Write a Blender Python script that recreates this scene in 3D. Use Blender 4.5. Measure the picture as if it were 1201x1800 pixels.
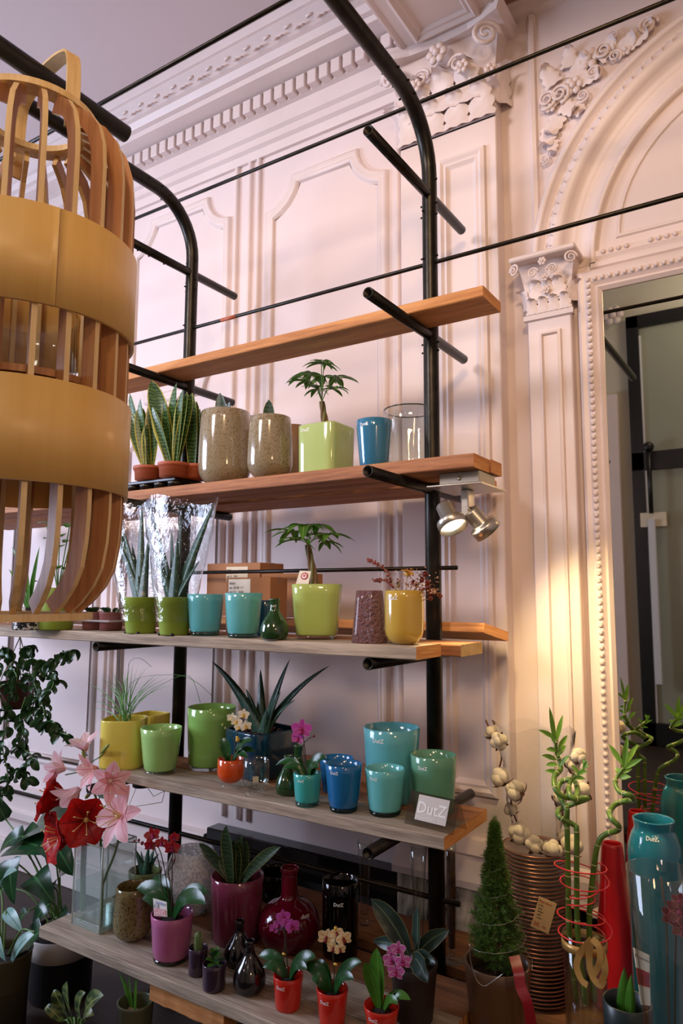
import bpy, bmesh, math, random
from mathutils import Vector, Matrix, Quaternion
random.seed(11)
for o in list(bpy.data.objects): bpy.data.objects.remove(o)
S = bpy.context.scene
PI = math.pi
# ------------------------------------------------------------------ camera
F, CX, CY = 1257.4, 600.5, 900.0
pan, tilt, roll = (math.radians(a) for a in (-32.83, 6.72, 0.27))
FW = Vector((math.sin(pan)*math.cos(tilt), math.cos(pan)*math.cos(tilt), math.sin(tilt)))
RT = Vector((math.cos(pan), -math.sin(pan), 0)); UP = RT.cross(FW)
R2 = math.cos(roll)*RT + math.sin(roll)*UP; U2 = -math.sin(roll)*RT + math.cos(roll)*UP
cd = bpy.data.cameras.new('camera'); cam = bpy.data.objects.new('camera', cd); S.collection.objects.link(cam)
cd.sensor_fit = 'VERTICAL'; cd.sensor_height = 36; cd.sensor_width = 24; cd.lens = 36*F/1800; cd.clip_start = .02
cam.matrix_world = Matrix((R2, U2, -FW)).transposed().to_4x4()
S.camera = cam
def ray(x, y): return R2*((x-CX)/F) - U2*((y-CY)/F) + FW
def atX(x, y, X): d = ray(x, y); return d*(X/d.x)
def atY(x, y, Y): d = ray(x, y); return d*(Y/d.y)
def atZ(x, y, Z): d = ray(x, y); return d*(Z/d.z)
def proj(p): z = p.dot(FW); return CX+F*p.dot(R2)/z, CY-F*p.dot(U2)/z
def standing(px, Y, Z):                       # the point at depth Y and height Z seen in column px
    X = -.6*Y
    for _ in range(12):
        e = px-proj(Vector((X, Y, Z)))[0]; e2 = px-proj(Vector((X+.001, Y, Z)))[0]
        X -= e*.001/(e2-e)
    return Vector((X, Y, Z))
# ------------------------------------------------------------------ world, lights, exposure
FLOOR, CEIL, W, HIGH = -1.30, 2.17, 2.20, 3.3
w = bpy.data.worlds.new('World'); S.world = w; w.use_nodes = True
w.node_tree.nodes['Background'].inputs[0].default_value = (.75, .72, .85, 1)
w.node_tree.nodes['Background'].inputs[1].default_value = .15
S.cycles.transparent_max_bounces = 24
S.view_settings.view_transform = 'Standard'; S.view_settings.look = 'None'
S.view_settings.exposure = 0.15; S.view_settings.gamma = 1; S.view_settings.use_curve_mapping = False
def lamp(name, kind, loc, aim, energy, col, size=.3, sizey=None, spot=None, blend=.5):
    l = bpy.data.lights.new(name, kind); o = bpy.data.objects.new(name, l); S.collection.objects.link(o)
    o.location = loc; o.rotation_euler = (Vector(aim)-Vector(loc)).to_track_quat('-Z', 'Y').to_euler()
    l.energy = energy; l.color = col
    if kind == 'AREA':
        l.size = size
        if sizey: l.shape = 'RECTANGLE'; l.size_y = sizey
    else:
        l.shadow_soft_size = size
    if spot: l.spot_size = math.radians(spot); l.spot_blend = blend
    return o
lamp('window_daylight', 'AREA', (-4.6, .2, .55), (-1.6, 2.1, .0), 190, (.66, .75, 1), 2.4, 1.5)
lamp('ceiling_spot_light', 'SPOT', (-2.6, -2.2, 2.2), (-1.7, 2.2, 1.0), 400, (1, .86, .88), .55, spot=45, blend=.55)
lamp('ceiling_spot_light', 'SPOT', (.7, -1.5, 2.3), (-.75, 2.0, 1.05), 240, (1, .66, .38), .3, spot=46, blend=.6)
lamp('warm_fill_light', 'POINT', (1.0, -.3, .75), (0, 0, 0), 22, (1, .64, .34), .12)  # added fill without a fixture, warms beam underside, right bay and lantern
lamp('back_room_fill_light', 'POINT', (-.2, -1.9, 2.7), (0, 0, 0), 26, (1, .9, .78), .2)  # added fill that brightens the front wall reflected in the mirror
# ------------------------------------------------------------------ material builders
def lin(c):
    return tuple(((v/255)/12.92 if v/255 <= .04045 else ((v/255+.055)/1.055)**2.4) for v in c)+(1,)
class NT:
    def __init__(s, name):
        s.m = bpy.data.materials.new(name); s.m.use_nodes = True; s.t = s.m.node_tree; s.n = s.t.nodes
        s.p = s.n['Principled BSDF']; s.out = s.n['Material Output']; s.co = None
    def new(s, t, **kw):
        n = s.n.new(t)
        for k, v in kw.items(): setattr(n, k, v)
        return n
    def link(s, a, b): s.t.links.new(a, b)
    def coord(s, scale=(1, 1, 1), which='Object'):
        tc = s.new('ShaderNodeTexCoord'); mp = s.new('ShaderNodeMapping'); mp.inputs['Scale'].default_value = scale
        s.link(tc.outputs[which], mp.inputs[0]); return mp.outputs[0]
    def noise(s, scale, st=(1, 1, 1), detail=4, rough=.55, dist=0):
        n = s.new('ShaderNodeTexNoise'); n.inputs['Scale'].default_value = scale; n.inputs['Detail'].default_value = detail
        n.inputs['Roughness'].default_value = rough; n.inputs['Distortion'].default_value = dist
        s.link(s.coord(st), n.inputs['Vector']); return n.outputs['Fac']
    def ramp(s, fac, stops):
        r = s.new('ShaderNodeValToRGB'); e = r.color_ramp.elements
        while len(e) < len(stops): e.new(.5)
        for el, (p, c) in zip(e, stops): el.position = p; el.color = c if len(c) == 4 else lin(c)
        s.link(fac, r.inputs[0]); return r.outputs[0]
    def mix(s, fac, a, b, mode='MIX'):
        m = s.new('ShaderNodeMix', data_type='RGBA', blend_type=mode)
        for k, v in ((0, fac), (6, a), (7, b)):
            if hasattr(v, 'is_output') or hasattr(v, 'links'): s.link(v, m.inputs[k])
            else: m.inputs[k].default_value = v
        return m.outputs[2]
    def bump(s, fac, strength=.3, dist=.01):
        b = s.new('ShaderNodeBump'); b.inputs['Strength'].default_value = strength; b.inputs['Distance'].default_value = dist
        s.link(fac, b.inputs['Height']); s.link(b.outputs[0], s.p.inputs['Normal'])
    def set(s, **kw):
        for k, v in kw.items(): s.p.inputs[k.replace('_', ' ')].default_value = v
    def translucent(s, col, fac):
        tr = s.new('ShaderNodeBsdfTranslucent'); mx = s.new('ShaderNodeMixShader'); mx.inputs[0].default_value = fac
        if isinstance(col, tuple): tr.inputs[0].default_value = col
        else: s.link(col, tr.inputs[0])
        s.link(s.p.outputs[0], mx.inputs[1]); s.link(tr.outputs[0], mx.inputs[2]); s.link(mx.outputs[0], s.out.inputs[0])
def plain(name, c, rough=.5, metal=0, coat=0, c2=None, ns=12, st=(1, 1, 1), bump=0, bs=60, transl=0, lo=.35, hi=.65):
    t = NT(name); t.set(Roughness=rough, Metallic=metal, Coat_Weight=coat, Coat_Roughness=.04)
    col = lin(c)
    if c2:
        col = t.ramp(t.noise(ns, st), [(lo, c), (hi, c2)]); t.link(col, t.p.inputs['Base Color'])
    else: t.set(Base_Color=col)
    if bump: t.bump(t.noise(bs, st), bump)
    if transl: t.translucent(col, transl)
    return t.m
def wood(name, dark, mid, light, rough=.7, axis=0, sc=1, bump=.25, grain=60):
    t = NT(name); st = [1, 1, 1]; st[axis] = .06; st = tuple(a*sc for a in st)
    a = t.noise(grain*.35, st, 6, .65, .6); b = t.noise(grain*2.4, st, 3, .6)
    c = t.ramp(a, [(.3, dark), (.5, mid), (.72, light)])
    c = t.mix(.35, c, t.ramp(b, [(.35, dark), (.65, light)])); t.link(c, t.p.inputs['Base Color'])
    t.set(Roughness=rough); t.bump(b, bump, .004); return t.m
def opal(name, c, c2=None, transl=.18, ns=9, base=None, h=None, speck=None):
    # cased glass: opaque colour inside, clear gloss outside
    t = NT(name); t.set(Roughness=.12, Coat_Weight=.6, Coat_Roughness=.03, Specular_IOR_Level=.5)
    col = t.ramp(t.noise(ns, (1, 1, .5), 3), [(.32, c), (.68, c2 or tuple(max(0, v-14) for v in c))])
    if speck: col = t.mix(t.ramp(t.noise(170, (1, 1, 1), 2), [(.52, (0, 0, 0)), (.62, (255, 255, 255))]), col, lin(speck))
    t.link(col, t.p.inputs['Base Color']); t.translucent(col, transl); return t.m
def clear(name, tint=(1, 1, 1, 1), refl=1.0, rough=.02, bump=0, bs=30, body=None, bodyfac=0.0):
    t = NT(name); fr = t.new('ShaderNodeLayerWeight'); fr.inputs[0].default_value = .5
    pw = t.new('ShaderNodeMath', operation='POWER'); pw.inputs[1].default_value = 3.2; t.link(fr.outputs[1], pw.inputs[0])
    ad = t.new('ShaderNodeMath', operation='MULTIPLY_ADD'); ad.inputs[1].default_value = .55; ad.inputs[2].default_value = .03; t.link(pw.outputs[0], ad.inputs[0])
    g = t.new('ShaderNodeBsdfGlossy'); g.inputs['Roughness'].default_value = rough
    tr = t.new('ShaderNodeBsdfTransparent'); tr.inputs[0].default_value = tint
    ml = t.new('ShaderNodeMath', operation='MULTIPLY'); ml.inputs[1].default_value = refl
    t.link(ad.outputs[0], ml.inputs[0]); mx = t.new('ShaderNodeMixShader')
    t.link(ml.outputs[0], mx.inputs[0]); src = tr.outputs[0]
    if body:
        df = t.new('ShaderNodeBsdfDiffuse'); df.inputs[0].default_value = lin(body); m2 = t.new('ShaderNodeMixShader')
        f = t.ramp(t.noise(bs, (1, 1, 1), 3), [(.3, (.12, .12, .12, 1)), (.62, (bodyfac,)*3+(1,))]) if bump else None
        if f: t.link(f, m2.inputs[0])
        else: m2.inputs[0].default_value = bodyfac
        t.link(src, m2.inputs[1]); t.link(df.outputs[0], m2.inputs[2]); src = m2.outputs[0]
    t.link(src, mx.inputs[1]); t.link(g.outputs[0], mx.inputs[2])
    if bump:
        b = t.new('ShaderNodeBump'); b.inputs['Strength'].default_value = bump; b.inputs['Distance'].default_value = .01
        t.link(t.noise(bs), b.inputs['Height']); t.link(b.outputs[0], g.inputs['Normal'])
    t.link(mx.outputs[0], t.out.inputs[0]); return t.m
def leafmat(name, c, c2, edge=None, edgew=.08, band=None, rib=None, rough=.35, transl=.2, specks=None, bandsc=26):
    t = NT(name); t.set(Roughness=rough, Specular_IOR_Level=.4)
    col = t.ramp(t.noise(18, (1, 1, 1), 3), [(.35, c), (.65, c2)])
    tc = t.new('ShaderNodeTexCoord'); sp = t.new('ShaderNodeSeparateXYZ'); t.link(tc.outputs['UV'], sp.inputs[0])
    if band:
        wv = t.new('ShaderNodeTexWave', bands_direction='Z'); wv.inputs['Scale'].default_value = bandsc
        wv.inputs['Distortion'].default_value = 7; wv.inputs['Detail'].default_value = 3; wv.inputs['Detail Scale'].default_value = 2
        t.link(t.coord(), wv.inputs[0]); col = t.mix(t.ramp(wv.outputs['Fac'], [(.3, (0, 0, 0)), (.8, (200, 200, 200))]), col, lin(band))
    if specks:
        col = t.mix(t.ramp(t.noise(150, (1, 1, .6), 2), [(.6, (0, 0, 0)), (.68, (220, 220, 220))]), col, lin(specks))
    def um(op, v, x):
        m = t.new('ShaderNodeMath', operation=op); m.inputs[1].default_value = v; t.link(x, m.inputs[0]); return m.outputs[0]
    d = um('ABSOLUTE', 0, um('SUBTRACT', .5, sp.outputs[0]))
    if edge: col = t.mix(um('GREATER_THAN', .5-edgew, d), col, lin(edge))
    if rib: col = t.mix(um('LESS_THAN', .04, d), col, lin(rib))
    t.link(col, t.p.inputs['Base Color']); t.translucent(col, transl); return t.m
M = dict(
 wall=plain('wall_paint', (226, 210, 206), .5, c2=(221, 205, 201), ns=3, bump=.05, bs=30),
 plaster=plain('plaster_paint', (228, 212, 206), .42, c2=(222, 206, 200), ns=5),
 ceil=plain('ceiling_paint', (206, 192, 192), .7),
 steel=plain('black_steel', (50, 46, 40), .34, .75, c2=(36, 34, 30), ns=25, bump=.05),
 steelin=plain('pipe_bore', (8, 8, 8), .8),
 stud=plain('stud_steel', (22, 22, 22), .4, .6),
 tape=plain('copper_tape', (176, 92, 60), .5),
 wood=wood('orange_wood', (150, 92, 46), (204, 138, 76), (226, 166, 102)),
 woodred=wood('reclaimed_wood', (104, 62, 40), (160, 104, 66), (192, 136, 92), .75),
 woodgrey=wood('weathered_wood', (106, 92, 78), (170, 152, 130), (202, 184, 162), .85, bump=.5),
 woodend=wood('sawn_end_grain', (170, 98, 44), (216, 146, 76), (232, 172, 104), .7, 1, 1.5),
 woodpale=wood('pale_wood', (196, 150, 82), (224, 182, 110), (236, 202, 136), .6),
 plinth=wood('bench_wood', (70, 40, 22), (120, 74, 40), (150, 98, 56), .7),
 floor=wood('floor_wood', (26, 18, 13), (46, 33, 23), (64, 47, 33), .6, 0, .6),
 ply=wood('plywood_skin', (228, 180, 100), (236, 192, 112), (242, 202, 128), .38, 2, .6, .05, 30),
 plyedge=wood('plywood_edge', (206, 168, 108), (228, 196, 140), (240, 214, 164), .5, 2, 1, .05),
 plyin=wood('plywood_face', (146, 94, 54), (180, 124, 76), (204, 150, 98), .5, 2, 1, .08),
 blackstone=plain('black_marble', (14, 13, 13), .12, c2=(24, 22, 21), ns=6),
 soil=plain('potting_soil', (44, 30, 20), .95, c2=(26, 18, 12), ns=80, bump=1, bs=120),
 white=plain('white_plastic', (232, 230, 224), .45),
 logo=plain('white_print', (238, 240, 236), .5),
 black=plain('black_plastic', (20, 20, 21), .35),
 terra=plain('terracotta_plastic', (166, 84, 52), .6),
 card=plain('cardboard', (168, 118, 78), .8, c2=(158, 108, 70), ns=9),
 label=plain('paper_label', (226, 214, 190), .7),
 ink=plain('print_ink', (58, 48, 44), .7),
 redink=plain('red_ink', (176, 30, 24), .7),
 alu=plain('brushed_aluminium', (196, 192, 182), .3, .85),
 aluplate=plain('painted_grey_metal', (150, 146, 138), .4, .3),
 glass=clear('clear_glass', (.96, .98, .97, 1), 1.6),
 smoked=clear('smoked_glass', (.30, .33, .28, 1), 1.6),
 water=clear('water', (.90, .95, .93, 1), .8),
 bubble=clear('bubble_glass', (.90, .92, .93, 1), 1.6, .06, .4, 120, (236, 238, 242), .8),
 film=clear('cellophane', (.95, .96, .96, 1), 2.0, .06, .9, 22),
 tealglass=clear('teal_clear_glass', (.35, .62, .60, 1), 1.3),
 stem=plain('green_stem', (92, 132, 52), .45, c2=(70, 104, 40)),
 darkstem=plain('dark_stem', (52, 44, 30), .5),
 twig=plain('brown_twig', (108, 64, 40), .7, c2=(80, 46, 28), ns=40),
 gold=plain('gold_ribbon', (196, 152, 84), .35, .35),
 redwire=plain('red_wire', (214, 44, 52), .4),
 redfoil=plain('red_foil_ribbon', (122, 10, 18), .28, coat=.5),
 redcone=plain('red_lacquer', (206, 26, 36), .35, coat=.2),
 cotton=plain('cotton_fluff', (246, 234, 212), .95, c2=(238, 220, 192), ns=60, bump=.6, bs=90),
 platerim=plain('bronze_rim', (150, 96, 72), .25, .5),
 plate=plain('dark_red_plate', (58, 22, 20), .25, coat=.5),
)
def uniq(prefix, maker):
    return maker
# ------------------------------------------------------------------ geometry helpers
def mk(name, V, F, mats, parent=None, smooth=True, fm=None, uv=None, loc=None, kind=None):
    me = bpy.data.meshes.new(name); me.from_pydata([tuple(v) for v in V], [], F)
    for m in (mats if isinstance(mats, (list, tuple)) else [mats]): me.materials.append(m)
    if smooth: me.polygons.foreach_set('use_smooth', [True]*len(me.polygons))
    if fm: me.polygons.foreach_set('material_index', fm)
    if uv:
        ul = me.uv_layers.new(name='UVMap')
        for lp in me.loops: ul.data[lp.index].uv = uv[lp.vertex_index]
    me.update(); return put(name, me, parent, loc, kind)
def put(name, me, parent=None, loc=None, kind=None, rot=None):
    o = bpy.data.objects.new(name, me); S.collection.objects.link(o)
    if parent: o.parent = parent
    if loc is not None: o.location = loc
    if rot is not None: o.rotation_mode = 'QUATERNION'; o.rotation_quaternion = rot
    if kind: o['kind'] = kind
    return o
def tag(o, label, cat, group=None):
    o['label'] = label; o['category'] = cat
    if group: o['group'] = group
    return o
def thing(name, label, cat, loc=(0, 0, 0), group=None, rz=0):
    o = bpy.data.objects.new(name, None); S.collection.objects.link(o); o.empty_display_size = .03
    o.location = loc; o.rotation_euler = (0, 0, rz); return tag(o, label, cat, group)
def struct(name, V=None, F=None, mats=None, smooth=False, **kw):
    if V is None:
        o = bpy.data.objects.new(name, None); S.collection.objects.link(o)
    else: o = mk(name, V, F, mats, None, smooth, **kw)
    o['kind'] = 'structure'; return o
def dup_tree(r, loc, label=None, rz=None):
    def cp(o, par):
        c = o.copy(); S.collection.objects.link(c)
        if par: c.parent = par
        for ch in list(o.children): cp(ch, c)
        return c
    c = cp(r, None); c.location = loc
    if rz is not None: c.rotation_euler = (0, 0, rz)
    if label: c['label'] = label
    return c
def merge(*parts):
    V, F = [], []
    for v, f in parts:
        n = len(V); V += list(v); F += [tuple(i+n for i in q) for q in f]
    return V, F
def box(x0, y0, z0, x1, y1, z1, bev=0, rot=None, seg=1):
    bm = bmesh.new(); bmesh.ops.create_cube(bm, size=1)
    for v in bm.verts: v.co = Vector(((v.co.x+.5)*(x1-x0)+x0, (v.co.y+.5)*(y1-y0)+y0, (v.co.z+.5)*(z1-z0)+z0))
    if bev: bmesh.ops.bevel(bm, geom=bm.edges[:], offset=bev, segments=seg, profile=.7, affect='EDGES')
    bm.verts.index_update(); V = [v.co.copy() for v in bm.verts]; Fc = [tuple(v.index for v in f.verts) for f in bm.faces]; bm.free()
    if rot is not None: V = [rot @ v for v in V]
    return V, Fc
def lathe(prof, seg=28, n=2, rot=0, ofs=(0, 0, 0), wob=None):
    V, Fc, idx = [], [], []
    ox, oy, oz = ofs
    for r, z in prof:
        if r < 1e-6: idx.append([len(V)]); V.append(Vector((ox, oy, z+oz))); continue
        row = []
        for k in range(seg):
            a = 2*PI*k/seg; c, s = math.cos(a), math.sin(a)
            q = 1 if n == 2 else (abs(c)**n+abs(s)**n)**(-1/n)
            if wob: q *= wob(a, z)
            row.append(len(V)); x, y = r*q*c, r*q*s
            V.append(Vector((ox+x*math.cos(rot)-y*math.sin(rot), oy+x*math.sin(rot)+y*math.cos(rot), z+oz)))
        idx.append(row)
    for a, b in zip(idx, idx[1:]):
        if len(a) == 1 and len(b) == 1: continue
        for k in range(seg):
            k2 = (k+1) % seg
            if len(a) == 1: Fc.append((a[0], b[k2], b[k]))
            elif len(b) == 1: Fc.append((a[k], a[k2], b[0]))
            else: Fc.append((a[k], a[k2], b[k2], b[k]))
    return V, Fc
def vessel(outer, t, floor=None):
    # closed wall from an outer profile (bottom to top)
    floor = t if floor is None else floor; top = outer[-1]
    p = [(0, outer[0][1])]+list(outer)+[(top[0]-t*.5, top[1]+t*.35)]
    inn = [(max(r-t, .002), z) for r, z in outer if z > outer[0][1]+floor+.001]
    p += inn[::-1]; b = inn[0]
    p += [(b[0]*.96, outer[0][1]+floor), (0, outer[0][1]+floor)]
    return p
def tube(pts, rad, seg=8, closed=False, caps=True):
    pts = [Vector(p) for p in pts]; n = len(pts); V, Fc = [], []
    rr = rad if isinstance(rad, (list, tuple)) else [rad]*n
    T = []
    for i in range(n):
        a = pts[i-1] if (i or closed) else pts[0]; b = pts[(i+1) % n] if (i < n-1 or closed) else pts[-1]
        d = b-a; T.append(d.normalized() if d.length > 1e-9 else (T[-1] if T else Vector((0, 0, 1))))
    u = T[0].orthogonal().normalized()
    for i in range(n):
        u = (u-T[i]*u.dot(T[i])); u = u.normalized() if u.length > 1e-6 else T[i].orthogonal().normalized()
        v = T[i].cross(u)
        for k in range(seg):
            a = 2*PI*k/seg; V.append(pts[i]+(u*math.cos(a)+v*math.sin(a))*rr[i])
    for i in range(n if closed else n-1):
        j = (i+1) % n
        for k in range(seg):
            k2 = (k+1) % seg; Fc.append((i*seg+k, i*seg+k2, j*seg+k2, j*seg+k))
    if caps and not closed:
        Fc.append(tuple(range(seg))[::-1]); Fc.append(tuple((n-1)*seg+k for k in range(seg)))
    return V, Fc
def catmull(P, k=6):
    P = [Vector(p) for p in P]; out = []
    for i in range(len(P)-1):
        a, b, c, d = P[max(i-1, 0)], P[i], P[i+1], P[min(i+2, len(P)-1)]
        for j in range(k):
            t = j/k; out.append(.5*((2*b)+(c-a)*t+(2*a-5*b+4*c-d)*t*t+(3*b-a-3*c+d)*t**3))
    out.append(P[-1]); return out
def pipe(p0, p1, r, seg=18, bore=.78):
    # straight open-ended pipe
    p0, p1 = Vector(p0), Vector(p1); d = (p1-p0).normalized(); L = (p1-p0).length; q = d.to_track_quat('Z', 'Y')
    dp = min(.06, L*.3)
    V, Fc = lathe([(0, dp), (r*bore, dp), (r*bore, 0), (r, 0), (r, L), (r*bore, L), (r*bore, L-dp), (0, L-dp)], seg)
    return [q @ v+p0 for v in V], Fc
def sphere(c, r, seg=10, rings=6, sq=(1, 1, 1)):
    V, Fc = lathe([(r*math.sin(PI*i/rings) if 0 < i < rings else 0, -r*math.cos(PI*i/rings)) for i in range(rings+1)], seg)
    c = Vector(c); return [Vector((v.x*sq[0], v.y*sq[1], v.z*sq[2]))+c for v in V], Fc
def sweep(path, prof, Y0, closed=False):
    # moulding along a path (x,z) on a wall plane; prof = [(offset in the plane, height off the plane)]
    n = len(path); P = [Vector((x, z)) for x, z in path]; V, Fc = [], []; m = len(prof)
    for i in range(n):
        a = P[i]-P[i-1] if (i or closed) else P[1]-P[0]; b = P[(i+1) % n]-P[i] if (i < n-1 or closed) else P[-1]-P[-2]
        a.normalize(); b.normalize(); na, nb = Vector((-a.y, a.x)), Vector((-b.y, b.x)); t = na+nb
        t = t/max(t.dot(na), .35) if t.length > 1e-5 else na
        for u, h in prof: q = P[i]+t*u; V.append(Vector((q.x, Y0-h, q.y)))
    for i in range(n if closed else n-1):
        j = (i+1) % n
        for k in range(m-1): Fc.append((i*m+k, i*m+k+1, j*m+k+1, j*m+k))
    return V, Fc
_tx = {}
def text_mesh(s, size, bold=False):
    k = (s, size)
    if k not in _tx:
        c = bpy.data.curves.new('t', 'FONT'); c.body = s; c.size = size; c.resolution_u = 2; c.offset = size*.012
        o = bpy.data.objects.new('t', c); S.collection.objects.link(o); dg = bpy.context.evaluated_depsgraph_get()
        me = bpy.data.meshes.new_from_object(o.evaluated_get(dg)); bpy.data.objects.remove(o)
        V = [v.co.copy() for v in me.vertices]; Fc = [tuple(p.vertices) for p in me.polygons]
        bpy.data.meshes.remove(me); _tx[k] = (V, Fc, max([v.x for v in V] or [0]))
    V, Fc, wd = _tx[k]; return [v.copy() for v in V], Fc, wd
def flat_text(name, s, size, mat, parent, M4):
    V, Fc, wd = text_mesh(s, size); return mk(name, [M4 @ v for v in V], Fc, mat, parent, False)
def leaf(L, wd, bend=.6, prof='lance', fold=.12, n=8, thick=0, twist=0, wave=0, wavek=3, el=0.0):
    # grows along +X from the origin, face up (+Z), tip drooping by bend radians
    def wf(t):
        if prof == 'lance': return math.sin(PI*min(1, t*.93+.07))**.8*(1-.25*t)
        if prof == 'snake': return (.55+.6*math.sin(PI*min(t*1.05, 1)*.62)) * (1-t**5)**.8
        if prof == 'aloe': return (1-t)**.75
        if prof == 'oval': return math.sin(PI*(.04+.96*t))**.62
        if prof == 'blade': return (1-t**3)*(.6+.4*math.sin(PI*t))
        if prof == 'petal': return math.sin(PI*(.08+.9*t**1.15))**.75
        if prof == 'heart': return (min(1, (t+.02)*9)**.5)*(1-t)**.62*1.15
        return 1
    V, Fc, uv = [], [], []; p = Vector((0, 0, 0)); per = 4 if thick else 3
    for i in range(n+1):
        t = i/n; a = el-bend*t; T = Vector((math.cos(a), 0, math.sin(a))); N = Vector((-math.sin(a), 0, math.cos(a)))
        Sd = Vector((0, 1, 0)); tw = twist*t; Sd, N = Sd*math.cos(tw)+N*math.sin(tw), N*math.cos(tw)-Sd*math.sin(tw)
        hw = max(wd*.5*wf(t), wd*.004); wv = wave*wd*math.sin(wavek*2*PI*t)
        row = [p+Sd*hw+N*(fold*hw*2+wv), p-N*0, p-Sd*hw+N*(fold*hw*2-wv)]
        if thick: row.insert(1, p+N*thick*hw*.25); row[2] = p-N*thick*hw*2*.6; row = [row[0], row[1], row[3], row[2]]
        V += row; uv += [(0, t), (.5, t), (1, t)] + ([(.5, t)] if thick else [])
        if i < n: p = p+T*(L/n)
    for i in range(n):
        a, b = i*per, (i+1)*per
        if thick: Fc += [(a+k, a+(k+1) % 4, b+(k+1) % 4, b+k) for k in range(4)]
        else: Fc += [(a, a+1, b+1, b), (a+1, a+2, b+2, b+1)]
    return V, Fc, uv
def add_leaf(parent, mat, base, az, name='leaf', roll=0, **kw):
    V, Fc, uv = leaf(**kw); R = Matrix.Rotation(az, 3, 'Z') @ Matrix.Rotation(roll, 3, 'X')
    return mk(name, [R @ v+Vector(base) for v in V], Fc, mat, parent, True, uv=uv)
def D(p): return Vector(p).dot(FW)
# ------------------------------------------------------------------ the room
def plane_wall(name, a, b, c, d, m): return struct(name, [a, b, c, d], [(0, 1, 2, 3)], m)
XL0, XR0, YF = -4.7, 2.2, -2.7
struct('floor', *box(XL0, YF, FLOOR-.05, XR0, W, FLOOR), M['floor'])
struct('wall_back', *box(XL0, W, FLOOR, XR0, W+.1, HIGH), M['wall'])
struct('wall_left', *box(XL0-.1, YF, FLOOR, XL0, W, HIGH), M['wall'])
struct('wall_right', *box(XR0, YF, FLOOR, XR0+.1, W, HIGH), M['wall'])
M['frontwall'] = plain('front_wall_paint', (196, 190, 172), .7)
struct('wall_front', *box(XL0, YF-.1, FLOOR, XR0, YF, HIGH), M['frontwall'])
struct('ceiling', *merge(box(XL0, YF, HIGH, XR0, W, HIGH+.1), box(XL0, .5, CEIL, XR0, W, CEIL+.12)), M['ceil'])
PL = M['plaster']
# cornice of the left bay: extruded profile with dentils and a running leaf ornament
prof = [(2.2, 1.84), (2.185, 1.84), (2.18, 1.875), (2.165, 1.885), (2.165, 1.915), (2.15, 1.925), (2.145, 1.985), (2.125, 1.99), (2.125, 2.045),
        (2.10, 2.05), (2.03, 2.055), (2.025, 2.075), (2.005, 2.078), (1.99, 2.10), (1.975, 2.105), (1.925, 2.14), (1.915, 2.142), (1.905, 2.17)]
xa, xb = XL0, -1.02
V = [Vector((x, y, z)) for y, z in prof for x in (xa, xb)]
cornice = struct('trim_1', V, [(2*i, 2*i+1, 2*i+3, 2*i+2) for i in range(len(prof)-1)], PL)
dv, df = box(-.021, -.028, -.028, .021, .012, .028, .003); dm = mk('dentil', dv, df, PL, cornice, False, loc=(-1.06, 2.12, 2.017)).data
x = -1.115
while x > -2.75: put('dentil', dm, cornice, (x, 2.12, 2.017)); x -= .055
# dentil gaps are dark only because they are deep: small back shelf above them
def rosette(r, k=6):
    parts = [sphere((0, -r*.25, 0), r*.32, 8, 5)]
    for i in range(k):
        a = 2*PI*i/k; parts.append(sphere((r*.6*math.cos(a), -r*.12, r*.6*math.sin(a)), r*.36, 7, 5, (1, .7, 1)))
    return merge(*parts)
def acanthus(h, wd, curl=.5):
    # scalloped leaf standing up +Z, out along -Y
    V, Fc = [], []; n = 10
    for i in range(n+1):
        t = i/n; hw = wd*.5*(1-.55*t**2.2)*(1+.16*math.sin(t*PI*7)); out = curl*h*(t**3)*.9+.02*h; z = h*(t-.22*max(0, t-.72)*t*4)
        V += [Vector((-hw, -out*.7, z)), Vector((-hw*.45, -out-.10*wd, z)), Vector((0, -out-.02*wd, z)), Vector((hw*.45, -out-.10*wd, z)), Vector((hw, -out*.7, z))]
    for i in range(n):
        for k in range(4): a = i*5+k; Fc.append((a, a+1, a+6, a+5))
    return V, Fc
def volute(r, turns=1.9, y=-.01, th=.2, sgn=1):
    P = []; n = 26; rad = []
    for i in range(n):
        t = i/(n-1); a = t*turns*2*PI; rr = r*(1-.86*t); P.append((sgn*rr*math.cos(a), y-.25*r*t, rr*math.sin(a))); rad.append(r*th*(1-.55*t))
    return tube(P, rad, 7)
om = merge(acanthus(.05, .035, .6), tuple([[v+Vector((.03, 0, .012)) for v in q] if i == 0 else q for i, q in enumerate(volute(.016, 1.5))]))
ox = mk('frieze_ornament', *om, PL, cornice, loc=(-1.05, 1.952, 2.098)).data
x = -1.05
while x > -2.9:
    x -= .1; o = put('frieze_ornament', ox, cornice, (x, 1.952, 2.098))
for o in cornice.children:
    if o.name.startswith('frieze'): o.rotation_euler = (-.95, 0, 0); o.scale = (1.5, 2.0, 1.25)
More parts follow.
